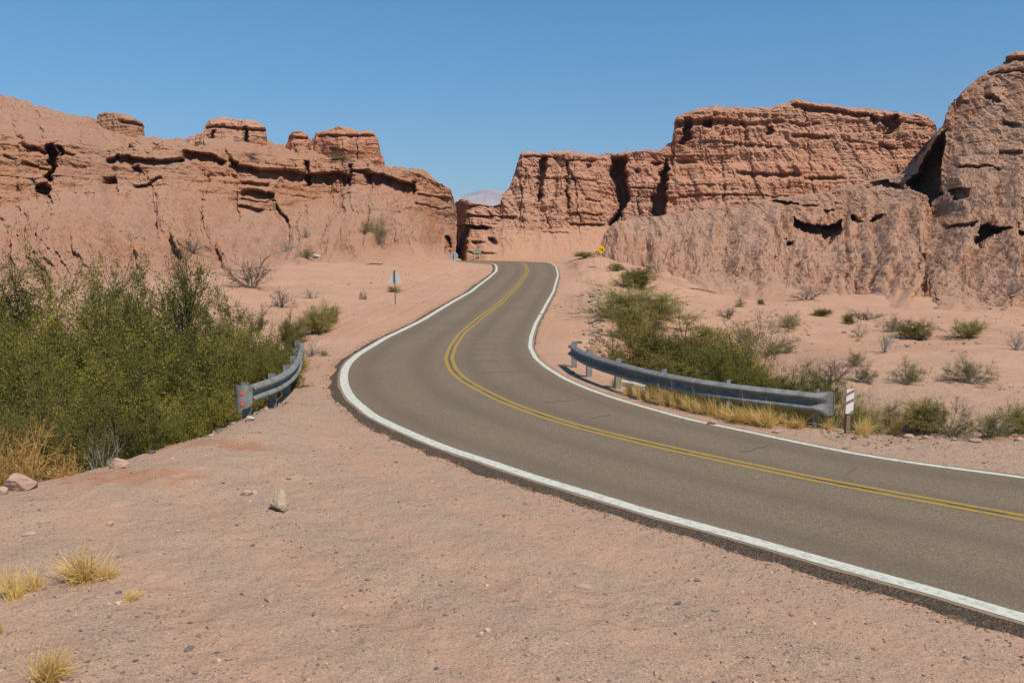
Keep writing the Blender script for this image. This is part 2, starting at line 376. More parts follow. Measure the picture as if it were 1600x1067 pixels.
# ------------------------------------------------------------------ cliffs: relief sheets with real depth, backs and ends
def inpoly(x, y, P):
    P = np.array(P, float); r = np.zeros(x.shape, bool); n = len(P); j = n-1
    for i in range(n):
        xi, yi = P[i]; xj, yj = P[j]
        if yi != yj: r ^= ((yi > y) != (yj > y)) & (x < (xj-xi)*(y-yi)/(yj-yi)+xi)
        j = i
    return r
CTRL = []            # ground control points x,y,z
def ylev(pts, xs):
    p = np.array([q[:2] for q in pts], float); return np.interp(xs, p[:, 0], p[:, 1])
def sheet(name, x0, x1, levels, rock, mat, feats=(), step=1.15, amp=1., seed=0, ends=(0, 0), ctrl=True, rough=1., topnoise=1.5, back=40, vs=11., sk_=.55, fk=.26, ck=.7, dk=1.5, bk=.14, rl=1., fr=1., lf=1.3, fd=.3, xk=1., kind='structure', bottom_drop=2.):
    xs = np.arange(x0, x1+.01, step); nc = len(xs)
    Ys, Ds = [], []
    for lv in levels:
        a = np.array([(q[0], q[1], q[2]) for q in lv], float)
        Ys.append(np.interp(xs, a[:, 0], a[:, 1])); Ds.append(smooth1(np.interp(xs, a[:, 0], a[:, 2]), 7))
    # ragged skyline
    Ys[-1] = Ys[-1]+topnoise*(noise(xs*.09, seed+.5)+.6*noise(xs*.3, seed+1.5))
    py, D, rk = [], [], []
    for i in range(len(levels)-1):
        n = max(8, int(np.max(np.abs(Ys[i+1]-Ys[i]))/step)); t = np.linspace(0, 1, n, endpoint=(i == len(levels)-2))[:, None]
        py.append(Ys[i]+(Ys[i+1]-Ys[i])*t); D.append(Ds[i]+(Ds[i+1]-Ds[i])*t); rk.append(rock[i]+(rock[i+1]-rock[i])*t+0*xs)
    py, D, rk = map(np.concatenate, (py, D, rk)); D = smooth1(D, vs and int(vs), 0); rk = smooth1(rk, 9, 0)
    px = np.broadcast_to(xs, py.shape); a, s = ray(px, py)
    X, Y, Z = a*D, D.copy(), HC+s*D
    wx = px+2.5*noise(px*.05, py*.05, seed+3)+2.0*noise(px*.2, py*.2, seed+5)+1.2*noise(px*.55, py*.55, seed+6)
    wy = py+1.6*noise(px*.05, py*.06, seed+9)+1.0*noise(px*.2, py*.16, seed+11)+.7*noise(px*.6, py*.6, seed+7)
    o = np.zeros_like(Y); po = np.zeros_like(Y); n1_ = max(8, int(np.max(np.abs(Ys[1]-Ys[0]))/step))
    calm = np.clip(np.arange(Y.shape[0])/(n1_*1.3), .12, 1)[:, None] if ctrl else 1.       # relief dies out on the sandy fan at the foot
    # erosion relief in metres, evaluated in world space
    A = amp
    o += A*rk*(1.0*fbm(X*.10, Y*.05, Z*.13+seed, 3, .55)+.0)
    wv = .5*fbm(X*.05+3, Z*.05, seed+2., 3)
    strat = fbm(X*.012+wv*.15, Z*.75+wv, seed+7., 4, .56)
    o += A*rk*sk_*strat
    fl = fbm(X*.55+fd*D+.5*noise(X*.3, Z*.3, seed), Z*.09+.2*strat, seed+21., 4, .6, True)       # vertical fluting
    o += -A*rk*fk*fl
    cr = 1-np.abs(noise(X*.13+.10*noise(X*.3, Z*.3, seed+1.), Z*.015, seed+31.))*2          # widely spaced clefts
    o += A*rk*ck*sst(.95, 1., cr)
    o += A*fr*(.18+.25*rk)*.6*fbm(X*.8, Y*.4, Z*.8+seed, 6, .62)
    for bw, bh, ba in ((3.4, 1.7, 1.), (1.5, .8, .55)):      # fractured blocks between joints and bedding planes
        zz = Z/bh+.5*noise(X*.06, seed, Z*.05)+.15*noise(X*.6, Z*.6, seed); zi = np.floor(zz).astype(np.int64)
        xi = np.floor(X/bw+.37*(PERM[(zi+60) & 511] % 7)+.3*noise(X*.2, Z*.2, seed+70.)).astype(np.int64)
        o += A*rk*bk*ba*2*(PERM[(PERM[(xi+200) & 511]+zi+80) & 511]/511.-.5)
    U = X/np.maximum(D, 1)*95          # the rills fan out down the fall line
    ril = fbm(U*.34+.5*noise(X*.1, Z*.1, seed+2)+.15*noise(X*.7, Z*.7, seed), Y*.03, seed+41., 5, .6, True)            # rills down the talus
    o += -A*rl*(1-rk)*.8*ril
    gul = 1.14-np.sqrt(noise(U*.14+.35*noise(X*.05, D*.04, seed+4)+.08*noise(X*.5, Z*.3, seed), D*.012, seed+61.)**2+.012)*2
    g2 = 1.14-np.sqrt(noise(U*.42+.5*noise(X*.12, D*.08, seed+4)+.1*noise(X*.8, Z*.6, seed), D*.03, seed+63.)**2+.012)*2
    o += A*rl*(1-.6*rk)*(1.6*sst(0, 1., gul)**2+.5*sst(-.1, 1., g2)**2)
    o += A*(1-rk)*lf*(fbm(U*.075, Z*.10, seed+90., 3, .5)-.4*fbm(U*.17, Z*.16, seed+92., 2, .5, True))
    X = X+A*rk*(.40*xk*fbm(X*.4, D*.9, Z*.8+seed, 5, .62))
    m = 8./np.maximum(D, 1)                                  # metres of the lens-free size of one pixel
    for f in feats:
        if f[0] == 'l':            # ledge: overhang shading a recess
            _, pts, dn = f[:3]; k_ = f[3] if len(f) > 3 else 1.
            yl = ylev(pts, wx); sx = (wy-yl); e0, e1 = pts[0][0], pts[-1][0]
            th = dn*(1+.45*noise(px*.07, seed+6.)+.3*noise(px*.25, seed+8.))
            fade = sst(e0-2, e0+4, wx)*(1-sst(e1-4, e1+2, wx))
            dep = (.35+.05*dn)*k_*dk
            po += fade*dep*np.where((sx > 0), np.clip(1.15-(sx/np.maximum(th, 1))**2, 0, 1), 0)
            po -= fade*dep*.55*np.where(sx <= 0, np.exp(sx/(dn*1.1+4)), 0)
        elif f[0] == 'p':          # pocket, cave or cleft
            po += f[2]*dk*inpoly(wx, wy, f[1])
        elif f[0] == 'b':          # smooth bulge (negative) or hollow (positive): x,y,rx,ry,metres
            _, cx, cy, rx, ry, dd = f; o += dd*np.exp(-((px-cx)/rx)**2-((py-cy)/ry)**2)
    edge = np.minimum(1, (np.arange(nc)+1)/4.)
    for _ in range(2): po = (po+np.roll(po, 1, 0)+np.roll(po, -1, 0)+np.roll(po, 1, 1)+np.roll(po, -1, 1))/5
    o = o*calm; X = X+po*X/Y; Y = Y+o+po
    Z = Z+A*rough*calm*(1-rk)*(.30*fbm(X*.2, Y*.2, seed+55., 3, .5)+.13*fbm(X*.9, Y*.9, seed+57., 4, .6)-.10*fbm(X*.5, Y*.16, seed+59., 4, .6, True))-A*rl*calm*(1-rk)*(.8*sst(0, 1., gul)**2+.3*sst(-.1, 1., g2)**2)
    # back side of the ridge
    bx, by, bz = [X], [Y], [Z]
    for dy, dr in ((.8, .1), (2.5, .5), (6, 1.5), (14, 5), (back, 22)):
        q = (Y[-1]+dy)/Y[-1]; bx.append((X[-1]*q)[None]); by.append((Y[-1]*q)[None]); bz.append((HC+(Z[-1]-HC)*np.where(Z[-1] > HC, q, 1)-dr*(back/40))[None])
    fx, fy, fz = X[0], Y[0]-.4, Z[0]-bottom_drop
    X, Y, Z = (np.concatenate([[u], *v]) for u, v in ((fx, bx), (fy, by), (fz, bz)))
    def wrap(X, Y, Z, c, sg):
        cx, cy, cz = [], [], []
        for dy, tn in ((1, .3), (3, 1.), (7, 2.5), (15, 6), (back, 18)):
            q = (Y[:, c]+dy)/Y[:, c]; cx.append(X[:, c]*q+sg*tn); cy.append(Y[:, c]*q); cz.append(Z[:, c]-tn*.12)
        return np.stack(cx, 1), np.stack(cy, 1), np.stack(cz, 1)
    if ends[0]:
        w = wrap(X, Y, Z, 0, 1); X, Y, Z = (np.concatenate([u[:, ::-1], v], 1) for u, v in zip(w, (X, Y, Z)))
    if ends[1]:
        w = wrap(X, Y, Z, -1, -1); X, Y, Z = (np.concatenate([v, u], 1) for u, v in zip(w, (X, Y, Z)))
    if ctrl:
        b0 = len(levels[0]); 
        for q in levels[0]:
            x, y, z = at(*q[:3]); CTRL.append((x, y, z+.12)); r_ = (y+9)/y; CTRL.append((x*r_, y+9, z+.3)); CTRL.append((x*(y+25)/y, y+25, z+.3))
    nf = max(8, int(np.max(np.abs(Ys[1]-Ys[0]))/step)); tr = np.clip(1.25-np.arange(X.shape[0])/(nf*.85), 0, 1)*(1. if ctrl else 0.)
    ob = mesh(name, np.stack([X, Y, Z], -1).reshape(-1, 3), gridfaces(*X.shape), mat, smooth=False, attrs={'toe': ('POINT', np.broadcast_to(tr[:, None], X.shape).ravel())})
    return tag(ob, kind=kind) if kind else ob

left_lv = [
 [(-160, 452, 50), (0, 452, 50), (150, 450, 50), (300, 446, 52), (400, 428, 58), (450, 420, 64), (520, 417, 70), (600, 414, 78), (660, 412, 86), (700, 409, 94), (713, 409, 101)],
 [(-160, 400, 60), (0, 400, 60), (150, 395, 61), (300, 392, 66), (400, 385, 74), (450, 388, 78), (520, 385, 84), (600, 380, 90), (660, 378, 97), (700, 384, 103), (713, 388, 108)],
 [(-160, 320, 71), (0, 325, 73), (90, 300, 76), (200, 285, 81), (300, 292, 86), (380, 328, 89), (440, 322, 93), (500, 300, 97), (560, 288, 99), (610, 288, 101), (650, 310, 104), (700, 345, 107.5), (713, 352, 110)],
 [(-160, 222, 75), (0, 219, 77), (100, 224, 79), (200, 238, 84.5), (290, 234, 90), (380, 246, 93.5), (450, 248, 97), (540, 251, 100), (600, 262, 103), (650, 276, 105.5), (690, 287, 108), (704, 296, 109), (708, 310, 111), (713, 330, 115)],
 [(-160, 205, 79), (0, 200, 81), (100, 212, 83), (200, 224, 88), (290, 224, 94), (380, 236, 97), (450, 240, 100), (540, 243, 102), (600, 256, 104.5), (650, 270, 106.5), (690, 283, 108.8), (704, 292, 110), (708, 303, 112), (713, 328, 116)],
 [(-160, 90, 112), (0, 141, 112), (60, 160, 113), (150, 183, 114), (220, 205, 114), (270, 221, 113), (300, 214, 114), (335, 214, 114), (420, 216, 115), (450, 214, 115), (484, 216, 115), (505, 232, 115), (530, 240, 115), (600, 250, 113), (640, 261, 112), (680, 274, 111), (697, 283, 110.6), (705, 291, 111), (709, 302, 113), (713, 326, 117)]]
left_ft = [('l', [(20, 219), (48, 228), (75, 236)], 6), ('p', [(74, 226), (88, 224), (92, 240), (91, 262), (92, 278), (82, 280), (78, 258), (75, 243)], 2.5), ('p', [(94, 228), (101, 229), (103, 241), (97, 243)], 1.5), ('l', [(103, 238), (120, 241)], 3),
 ('p', [(64, 288), (76, 284), (90, 290), (91, 300), (80, 301), (66, 296)], 1.6), ('p', [(86, 303), (93, 305), (92, 310), (87, 309)], 1.2), ('l', [(40, 251), (60, 259), (80, 263)], 3),
 ('l', [(162, 246), (178, 240), (223, 248), (255, 251), (284, 246)], 9, 1.3), ('l', [(283, 234), (325, 240), (350, 252)], 11, 1.2), ('l', [(205, 257), (222, 258)], 7),
 ('l', [(360, 247), (380, 261), (420, 266), (443, 265)], 13, 1.4), ('l', [(441, 264), (477, 268), (527, 267), (550, 276)], 14, 1.4), ('l', [(550, 264), (575, 265), (584, 270)], 6), ('l', [(572, 268), (603, 272), (648, 289)], 17, 1.4),
 ('p', [(474, 250), (479, 250), (481, 285), (475, 286)], 1.3), ('p', [(546, 256), (550, 256), (551, 282), (545, 283)], 1.2), ('p', [(645, 285), (649, 284), (650, 300), (647, 306)], 1.2),
 ('l', [(384, 285), (422, 287)], 5), ('l', [(385, 298), (405, 296), (432, 303)], 11, 1.3), ('l', [(383, 321), (416, 325)], 5), ('l', [(386, 312), (440, 313)], 2),
 ('p', [(163, 272), (176, 270), (176, 278), (165, 280)], 1.), ('l', [(205, 281), (232, 283), (256, 275)], 4), ('l', [(0, 240), (20, 247)], 3),
 ('b', 430, 345, 16, 22, 2.2), ('b', 445, 322, 12, 16, -1.5), ('b', 684, 366, 16, 20, 2.0), ('p', [(435, 318), (444, 322), (450, 338), (453, 346), (448, 345), (440, 332)], 1.),
 ('p', [(694, 360), (702, 362), (706, 395), (699, 392)], 1.6), ('l', [(655, 302), (680, 305), (708, 308)], 2), ('l', [(650, 316), (690, 322), (706, 322)], 2), ('b', 590, 330, 50, 40, -2.), ('b', 500, 350, 30, 30, -1.2), ('b', 545, 405, 30, 8, -1.), ('l', [(525, 409), (560, 414), (600, 411)], 3), ('b', 480, 398, 40, 5, -.8),
 ('b', 140, 360, 70, 30, -2), ('b', 300, 350, 60, 30, -1.5), ('b', 215, 330, 25, 40, 1.6)]
sheet('cliff_left', -160, 713, left_lv, [.0, .15, .6, 1., .5, .2], M_left, left_ft, seed=1.3, ends=(0, 1), topnoise=1.5, rough=1.5, ck=.2, bk=.32, rl=1.15, fr=1.6, dk=1.5, lf=3.4, fd=.1, xk=.5)

wall_lv = [
 [(703, 416, 135), (716, 416, 122), (728, 414, 113), (760, 409, 111), (800, 406, 111), (900, 404, 112), (940, 402, 113), (1000, 385, 118), (1100, 372, 120), (1530, 350, 122)],
 [(703, 375, 150), (716, 374, 132), (728, 372, 117), (760, 368, 116), (800, 358, 117), (860, 358, 119), (940, 352, 121), (1000, 340, 123), (1060, 336, 123), (1100, 335, 122), (1240, 318, 122), (1530, 320, 123)],
 [(703, 352, 152), (708, 336, 148), (712, 322, 143), (722, 313, 128), (735, 315, 122), (748, 321, 121), (770, 323, 121), (784, 318, 122), (787, 305, 122), (798, 294, 123), (806, 272, 124), (814, 243, 124), (850, 240, 125), (870, 243, 125), (885, 240, 125), (925, 246, 126), (960, 241, 126.5), (985, 238, 127), (1010, 235, 128), (1030, 237, 128), (1052, 224, 129), (1057, 186, 129.5), (1068, 178, 129), (1090, 175, 129), (1200, 174, 130), (1225, 170, 131), (1243, 163, 131), (1262, 162, 131), (1285, 168, 131), (1320, 174, 132), (1360, 181, 132), (1400, 185, 132), (1430, 190, 133), (1452, 197, 133.5), (1461, 212, 135), (1466, 235, 137), (1480, 255, 139), (1530, 270, 140)],
 [(703, 350, 155), (708, 333, 151), (712, 318, 146), (722, 310, 131), (735, 312, 125), (748, 318, 124), (770, 321, 124), (784, 316, 125), (787, 301, 125), (798, 290, 126), (806, 267, 127), (814, 238, 127), (850, 234, 128.5), (870, 238, 128.5), (885, 235, 128.5), (925, 241, 129.5), (960, 236, 130), (985, 232, 130.5), (1010, 229, 131.5), (1030, 231, 131.5), (1052, 217, 132), (1057, 180, 132.5), (1068, 171, 132), (1090, 167, 132), (1200, 165, 134), (1225, 158, 134), (1243, 150, 134), (1262, 152, 134), (1285, 160, 134), (1320, 165, 135), (1360, 172, 135), (1400, 175, 135), (1430, 180, 136), (1452, 187, 136.5), (1461, 200, 138), (1466, 228, 140), (1480, 252, 142), (1530, 268, 143)]]
wall_ft = [('p', [(955, 246), (978, 243), (979, 277), (983, 301), (973, 328), (953, 352), (951, 348), (968, 325), (962, 300), (955, 270)], 5.), ('p', [(1040, 247), (1044, 256), (1041, 304), (1037, 335), (1020, 335), (1020, 304), (1032, 277)], 4.5),
 ('p', [(847, 243), (854, 243), (853, 270), (846, 292), (841, 316), (838, 314), (842, 270)], 2.2), ('p', [(884, 250), (887, 250), (887, 327), (884, 327)], 1.3), ('p', [(819, 262), (821, 262), (820, 290), (818, 290)], .7),
 ('p', [(1070, 184), (1080, 184), (1079, 215), (1071, 224), (1062, 221), (1069, 205)], 3.), ('p', [(1098, 186), (1110, 186), (1111, 199), (1099, 199)], 2.5), ('l', [(1056, 190), (1100, 187), (1130, 188), (1162, 190)], 9, 1.3), ('l', [(1160, 194), (1185, 190), (1226, 186)], 8), ('p', [(1196, 197), (1208, 197), (1207, 209), (1197, 209)], 1.8),
 ('l', [(1237, 161), (1287, 169), (1350, 179), (1382, 187)], 8, 1.5), ('p', [(1377, 187), (1397, 178), (1401, 195), (1394, 207), (1382, 209), (1378, 200)], 3), ('l', [(1400, 187), (1430, 193), (1456, 201)], 5), ('l', [(1232, 188), (1262, 194), (1285, 190)], 4), ('l', [(1237, 208), (1298, 213)], 5), ('l', [(1378, 222), (1402, 231)], 5), ('l', [(1316, 217), (1362, 222)], 3),
 ('l', [(1090, 220), (1160, 224), (1225, 229)], 3), ('l', [(1150, 266), (1200, 270), (1250, 269)], 7, 1.1), ('l', [(1255, 275), (1320, 274)], 6), ('l', [(1060, 303), (1100, 303), (1250, 304)], 3), ('l', [(1062, 287), (1120, 289)], 2),
 ('l', [(815, 243), (850, 243), (890, 249), (930, 251)], 4), ('l', [(850, 277), (890, 279), (932, 283)], 2.5), ('l', [(986, 292), (1024, 292)], 3), ('l', [(890, 332), (942, 334)], 3), ('l', [(890, 348), (945, 350)], 4), ('l', [(845, 362), (890, 363)], 2.5), ('l', [(915, 310), (940, 314)], 4), ('l', [(1060, 247), (1090, 251)], 4),
 ('l', [(720, 319), (745, 321), (782, 322)], 4), ('l', [(714, 334), (760, 337), (806, 339)], 5), ('p', [(727, 351), (760, 352), (765, 357), (760, 360), (733, 356), (729, 372), (726, 398), (716, 402), (708, 398), (710, 372), (718, 352)], 3.), ('l', [(735, 377), (760, 378)], 5), ('p', [(763, 370), (774, 372), (775, 380), (766, 380)], 1.6), ('l', [(730, 392), (775, 395)], 3),
 ('p', [(1017, 252), (1031, 252), (1030, 258), (1020, 258)], 1.5), ('p', [(990, 263), (997, 263), (997, 269), (991, 269)], 1.), ('p', [(914, 258), (923, 256), (924, 263), (916, 266)], 1.),
 ('b', 1010, 280, 20, 40, -1.8), ('b', 905, 300, 20, 60, -1.0), ('b', 1130, 250, 60, 15, .8), ('b', 1350, 235, 90, 25, .8)]
sheet('cliff_behind_bend', 703, 1530, wall_lv, [.1, .7, 1., .45], M_wall, wall_ft, seed=5.1, ends=(1, 1), topnoise=1.8, amp=1., fk=.5, sk_=.42, bk=.12, dk=1.25)

right_lv = [
 [(925, 404, 84), (950, 412, 81), (1000, 430, 75), (1060, 450, 70), (1150, 470, 67), (1230, 466, 67), (1300, 480, 64), (1380, 478, 64), (1450, 490, 60), (1520, 492, 60), (1600, 510, 55), (1900, 545, 48)],
 [(925, 400, 87), (948, 398, 88), (1000, 404, 85), (1060, 418, 81), (1110, 412, 82), (1150, 426, 79), (1210, 415, 80), (1260, 436, 76), (1300, 428, 77), (1360, 448, 73), (1410, 436, 75), (1450, 450, 72), (1500, 440, 72), (1550, 462, 68), (1600, 452, 69), (1900, 480, 62)],
 [(925, 398, 89), (948, 378, 94), (1000, 360, 94), (1100, 350, 95), (1200, 345, 94), (1300, 335, 94), (1400, 315, 94), (1450, 308, 93), (1500, 325, 86), (1600, 330, 82), (1900, 330, 78)],
 [(925, 396, 92), (936, 385, 95), (946, 358, 98), (960, 345, 100), (1000, 337, 101), (1100, 329, 103), (1170, 316, 103), (1230, 309, 102), (1280, 302, 102), (1330, 290, 103), (1370, 280, 103), (1400, 274, 103), (1425, 266, 102), (1440, 240, 99), (1455, 214, 97), (1470, 194, 98), (1490, 156, 100), (1515, 131, 101), (1530, 118, 102), (1560, 106, 102), (1600, 98, 102), (1900, 60, 102)],
 [(925, 395, 94), (936, 383, 97), (946, 355, 100), (960, 342, 102), (1000, 334, 104), (1100, 325, 106), (1170, 312, 107), (1230, 305, 107), (1280, 298, 107), (1330, 284, 108), (1370, 270, 109), (1400, 262, 109), (1425, 252, 107), (1440, 234, 103), (1455, 208, 101), (1470, 188, 102), (1490, 149, 104), (1508, 141, 105), (1517, 124, 105), (1530, 111, 106), (1560, 98, 107), (1600, 89, 107), (1900, 45, 107)]]
right_ft = [('p', [(1236, 335), (1262, 338), (1285, 341), (1300, 334), (1322, 332), (1323, 346), (1300, 364), (1275, 354), (1240, 346)], 2.4), ('l', [(1198, 312), (1225, 313), (1244, 315)], 5), ('l', [(1283, 320), (1304, 319)], 4), ('l', [(1255, 316), (1276, 317)], 3),
 ('p', [(1455, 224), (1471, 204), (1473, 270), (1482, 286), (1466, 300), (1450, 317), (1444, 303), (1418, 297), (1419, 280), (1437, 250)], 4.5), ('l', [(1360, 280), (1385, 278), (1414, 282)], 9, 1.2), ('p', [(1490, 282), (1510, 284), (1508, 298), (1492, 302)], 1.),
 ('p', [(1512, 363), (1522, 346), (1530, 341), (1562, 346), (1546, 354), (1536, 358), (1526, 370), (1514, 368)], 2.4), ('l', [(1478, 339), (1495, 341), (1516, 337)], 5), ('l', [(1580, 338), (1600, 350), (1640, 356)], 7), ('b', 1545, 333, 22, 8, -1.5), ('l', [(1340, 325), (1356, 330)], 4), ('p', [(1337, 325), (1344, 326), (1344, 333), (1338, 332)], 1.), ('p', [(1363, 325), (1384, 328), (1380, 334), (1366, 332)], .9), ('p', [(1226, 364), (1238, 366), (1236, 371), (1228, 369)], .9),
 ('l', [(1538, 145), (1562, 155)], 6), ('l', [(1540, 112), (1590, 108), (1640, 115)], 3), ('l', [(1590, 126), (1640, 133)], 6), ('l', [(1562, 183), (1580, 196)], 4), ('l', [(1490, 147), (1512, 156)], 3), ('l', [(1500, 250), (1560, 256)], 2.5), ('l', [(1560, 225), (1585, 236)], 3), ('p', [(1414, 396), (1430, 396), (1428, 402), (1416, 403)], 1.), ('l', [(1060, 452), (1090, 446), (1120, 452)], 5),
 ('b', 1130, 430, 40, 22, 1.2), ('b', 1210, 400, 40, 40, -1.5), ('b', 1290, 420, 20, 40, 1.2), ('b', 1400, 400, 30, 60, -1.8), ('b', 1500, 420, 30, 50, 1.5), ('b', 1560, 420, 24, 50, -1.6), ('b', 1055, 400, 50, 30, -1.6), ('b', 1140, 455, 30, 8, .5)]
sheet('cliff_right', 925, 1900, right_lv, [.0, .08, .3, .85, .5], M_right, right_ft, seed=9.7, ends=(1, 0), topnoise=2.6, rough=1.8, amp=.95, sk_=.12, fk=1.0, ck=.3, dk=2.0, bk=.05, rl=1.8, fd=.0, xk=.12, fr=1.15, lf=1.8)

def butte(name, x0, x1, top, ybot, D, mat, seed, lip=None, feats=(), turn=3.):
    xs = [q[0] for q in top]; c = (x0+x1)/2; h = (x1-x0)/2
    dd = lambda x: D+turn*(abs((x-c)/h)**3)
    lv = [[(x, ybot, dd(x)) for x in np.linspace(x0, x1, 12)], [(x, y+(ybot-y)*.35, dd(x)+.4) for x, y in top], [(x, min(y+3, ybot-1), dd(x)+1.) for x, y in top], [(x, y, dd(x)+3) for x, y in top]]
    return sheet(name, x0, x1, lv, [.9, 1, .9, .5], mat, feats, seed=seed, ends=(1, 1), ctrl=False, topnoise=.9, back=14, step=.9, amp=.6, vs=3, bk=.35)
butte('butte', 276, 421, [(276, 226), (296, 215), (310, 209), (321, 206), (322, 196), (330, 188), (347, 181), (375, 184), (400, 189), (413, 196), (417, 205), (418, 222), (421, 235)], 240, 108, M_wall, 2.2,
      feats=[('l', [(322, 198), (345, 196), (385, 200), (416, 203)], 4), ('p', [(383, 198), (388, 198), (388, 226), (383, 226)], 1.5), ('p', [(331, 203), (336, 203), (336, 216), (331, 216)], 1.)])
butte('butte', 485, 601, [(485, 228), (490, 217), (493, 205), (508, 199), (530, 195), (548, 198), (562, 207), (572, 203), (584, 206), (590, 215), (594, 235), (599, 250), (601, 254)], 258, 106, M_wall, 3.3,
      feats=[('l', [(496, 210), (540, 210), (588, 213)], 3.5), ('l', [(515, 230), (545, 235)], 3)])
butte('butte', 448, 486, [(448, 218), (450, 208), (456, 202), (468, 201), (478, 206), (482, 213), (486, 224)], 236, 109, M_wall, 4.4, feats=[('l', [(449, 212), (480, 214)], 3)])
butte('caprock_slab', 153, 223, [(153, 181), (156, 174), (170, 173), (190, 176), (208, 181), (219, 188), (223, 196)], 208, 108.5, M_left, 6.4, feats=[('l', [(185, 187), (218, 194)], 4)])
butte('caprock_slab', 1572, 1700, [(1572, 94), (1578, 84), (1590, 79), (1640, 78), (1700, 80)], 102, 103, M_wall, 7.4, feats=[('l', [(1574, 90), (1700, 93)], 5, 1.5)])
# far mountain seen through the gap
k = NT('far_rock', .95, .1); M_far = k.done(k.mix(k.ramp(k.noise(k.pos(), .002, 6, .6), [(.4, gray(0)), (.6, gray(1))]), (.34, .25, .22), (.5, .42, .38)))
sheet('mountain', 560, 1000, [[(560, 392, 6000), (1000, 392, 6000)], [(560, 350, 6400), (650, 332, 6500), (700, 322, 6500), (730, 314, 6500), (760, 310, 6500), (1000, 345, 6400)], [(560, 345, 6800), (650, 325, 7000), (700, 311, 7000), (730, 304, 7000), (748, 298, 7000), (768, 296, 7000), (790, 300, 7000), (830, 315, 6900), (1000, 340, 6800)]],
      [0, 0, 0], M_far, step=2., amp=1., seed=4, ctrl=False, topnoise=1., back=900, bottom_drop=60)

# ------------------------------------------------------------------ ground
for x, y, z in [(-5, 8, 0), (-9, 7, .05), (-9, 11, .05), (-5, 12, 0), (0, 7, 0), (4, 4, 0), (-3, 16, 0), (-4, 20, 0), (-3.6, 24, 0), (-12, 6, .1), (-20, 5, .2), (-14, 9.5, -.1), (-20, 10, 0), (0, 0, 0), (-10, -5, 0), (10, -5, 0), (12, 4, 0),
    # left gully
    (-8.6, 12.9, -.15), (-9.2, 13.6, -1.2), (-10.5, 14.5, -2), (-7.1, 15.1, -.1), (-8.0, 16.4, -1.6), (-6.9, 16.6, -.3), (-7.6, 18.2, -1.7), (-6.35, 18.4, -.1), (-6.3, 21, -.12), (-7.3, 21, -1.4), (-6.8, 24, -.15), (-7.8, 24, -1.4), (-7.6, 27.5, -.1), (-8.7, 27.5, -1.3), (-8.6, 32, 0), (-9.7, 32, -1.),
    (-9.8, 18, -2.5), (-10, 23, -2.6), (-11.5, 29, -2.2), (-14, 16, -2.6), (-14, 22, -2.6), (-14, 27, -1.6), (-18, 15, -2.4), (-22, 20, -2), (-20, 27, -1.), (-26, 27, -.5), (-13, 33, -1.2), (-18, 35, 0), (-12.5, 37, -.2), (-28, 14, -1.5), (-35, 20, 0), (-30, 35, 1), (-60, 40, 3), (-50, 10, 1),
    # right side gully and wash
    (2.9, 24.2, -.1), (3.5, 22, -.1), (4.4, 20, -.1), (5.6, 18.5, -.1), (7.0, 17.4, -.05), (3.7, 24.8, -1.), (4.4, 22.8, -1.3), (5.3, 21, -1.4), (6.4, 19.6, -1.3), (7.8, 18.6, -1.), (6, 25, -1.9), (8, 22, -1.6), (5, 29, -1.6), (7.2, 16.4, 0), (9, 16.3, 0), (10.8, 16.2, 0), (9, 17.8, -.7), (11, 17.8, -.7), (14, 15.5, 0), (14, 17.5, -.6), (20, 14, 0), (20, 18, -.5), (3.3, 28, -.3), (3.6, 33, .1), (5.2, 33, -1.1), (30, 10, 0), (40, 30, 0)]:
    CTRL.append((x, y, z))
for q in [(1400, 650, 21), (1550, 650, 21), (1250, 600, 25), (1300, 560, 29), (1500, 600, 25), (1580, 560, 30), (1700, 580, 28), (1200, 520, 40), (1300, 500, 54), (1400, 500, 57), (1550, 520, 46), (1010, 438, 76), (930, 455, 50), (922, 425, 72), (955, 470, 45), (1050, 464, 64), (1100, 500, 45), (990, 500, 40), (938, 420, 78),
    (560, 500, 39), (500, 500, 40), (618, 476, 48), (560, 455, 54), (500, 462, 50), (450, 440, 56), (640, 440, 63), (540, 432, 63), (690, 425, 76), (710, 431, 76), (740, 424, 82), (400, 474, 46), (350, 450, 50), (745, 408, 106), (440, 480, 45)]:
    CTRL.append(at(*q))
for q in MD[::40]: CTRL.append((q[0], q[1], float(zr(q[1]))))
for q in (LD[::40], RD[::40]):
    for p in q: CTRL.append((p[0], p[1], float(zr(p[1]))-.03))
CTRL += [(x, y, 2.) for x in (-200, -80, 80, 200) for y in (150, 250)]+[(x, y, 0.) for x in (-200, -90, 90, 200) for y in (-60, 20)]
C = np.array(CTRL); keep = []
for i, c in enumerate(C):
    if all(np.hypot(*(C[j, :2]-c[:2])) > .25 for j in keep): keep.append(i)
C = C[keep]; n_ = len(C)
Kf = lambda A: -np.sqrt(((A[:, None, :2]-C[None, :, :2])**2).sum(-1)+.15)
A_ = np.zeros((n_+1, n_+1)); A_[:n_, :n_] = Kf(C)+1e-3*np.eye(n_); A_[:n_, n_] = A_[n_, :n_] = 1
Wt = np.linalg.solve(A_, np.r_[C[:, 2], 0])
cgx, cgy = np.arange(-60, 60.1, .4), np.arange(-4, 120.1, .4)
CX, CY = np.meshgrid(cgx, cgy); q = np.c_[CX.ravel(), CY.ravel()]
CZ = np.concatenate([Kf(q[i:i+20000])@Wt[:-1]+Wt[-1] for i in range(0, len(q), 20000)]).reshape(CX.shape)
CZ = smooth1(smooth1(CZ, 3, 0), 3, 1)
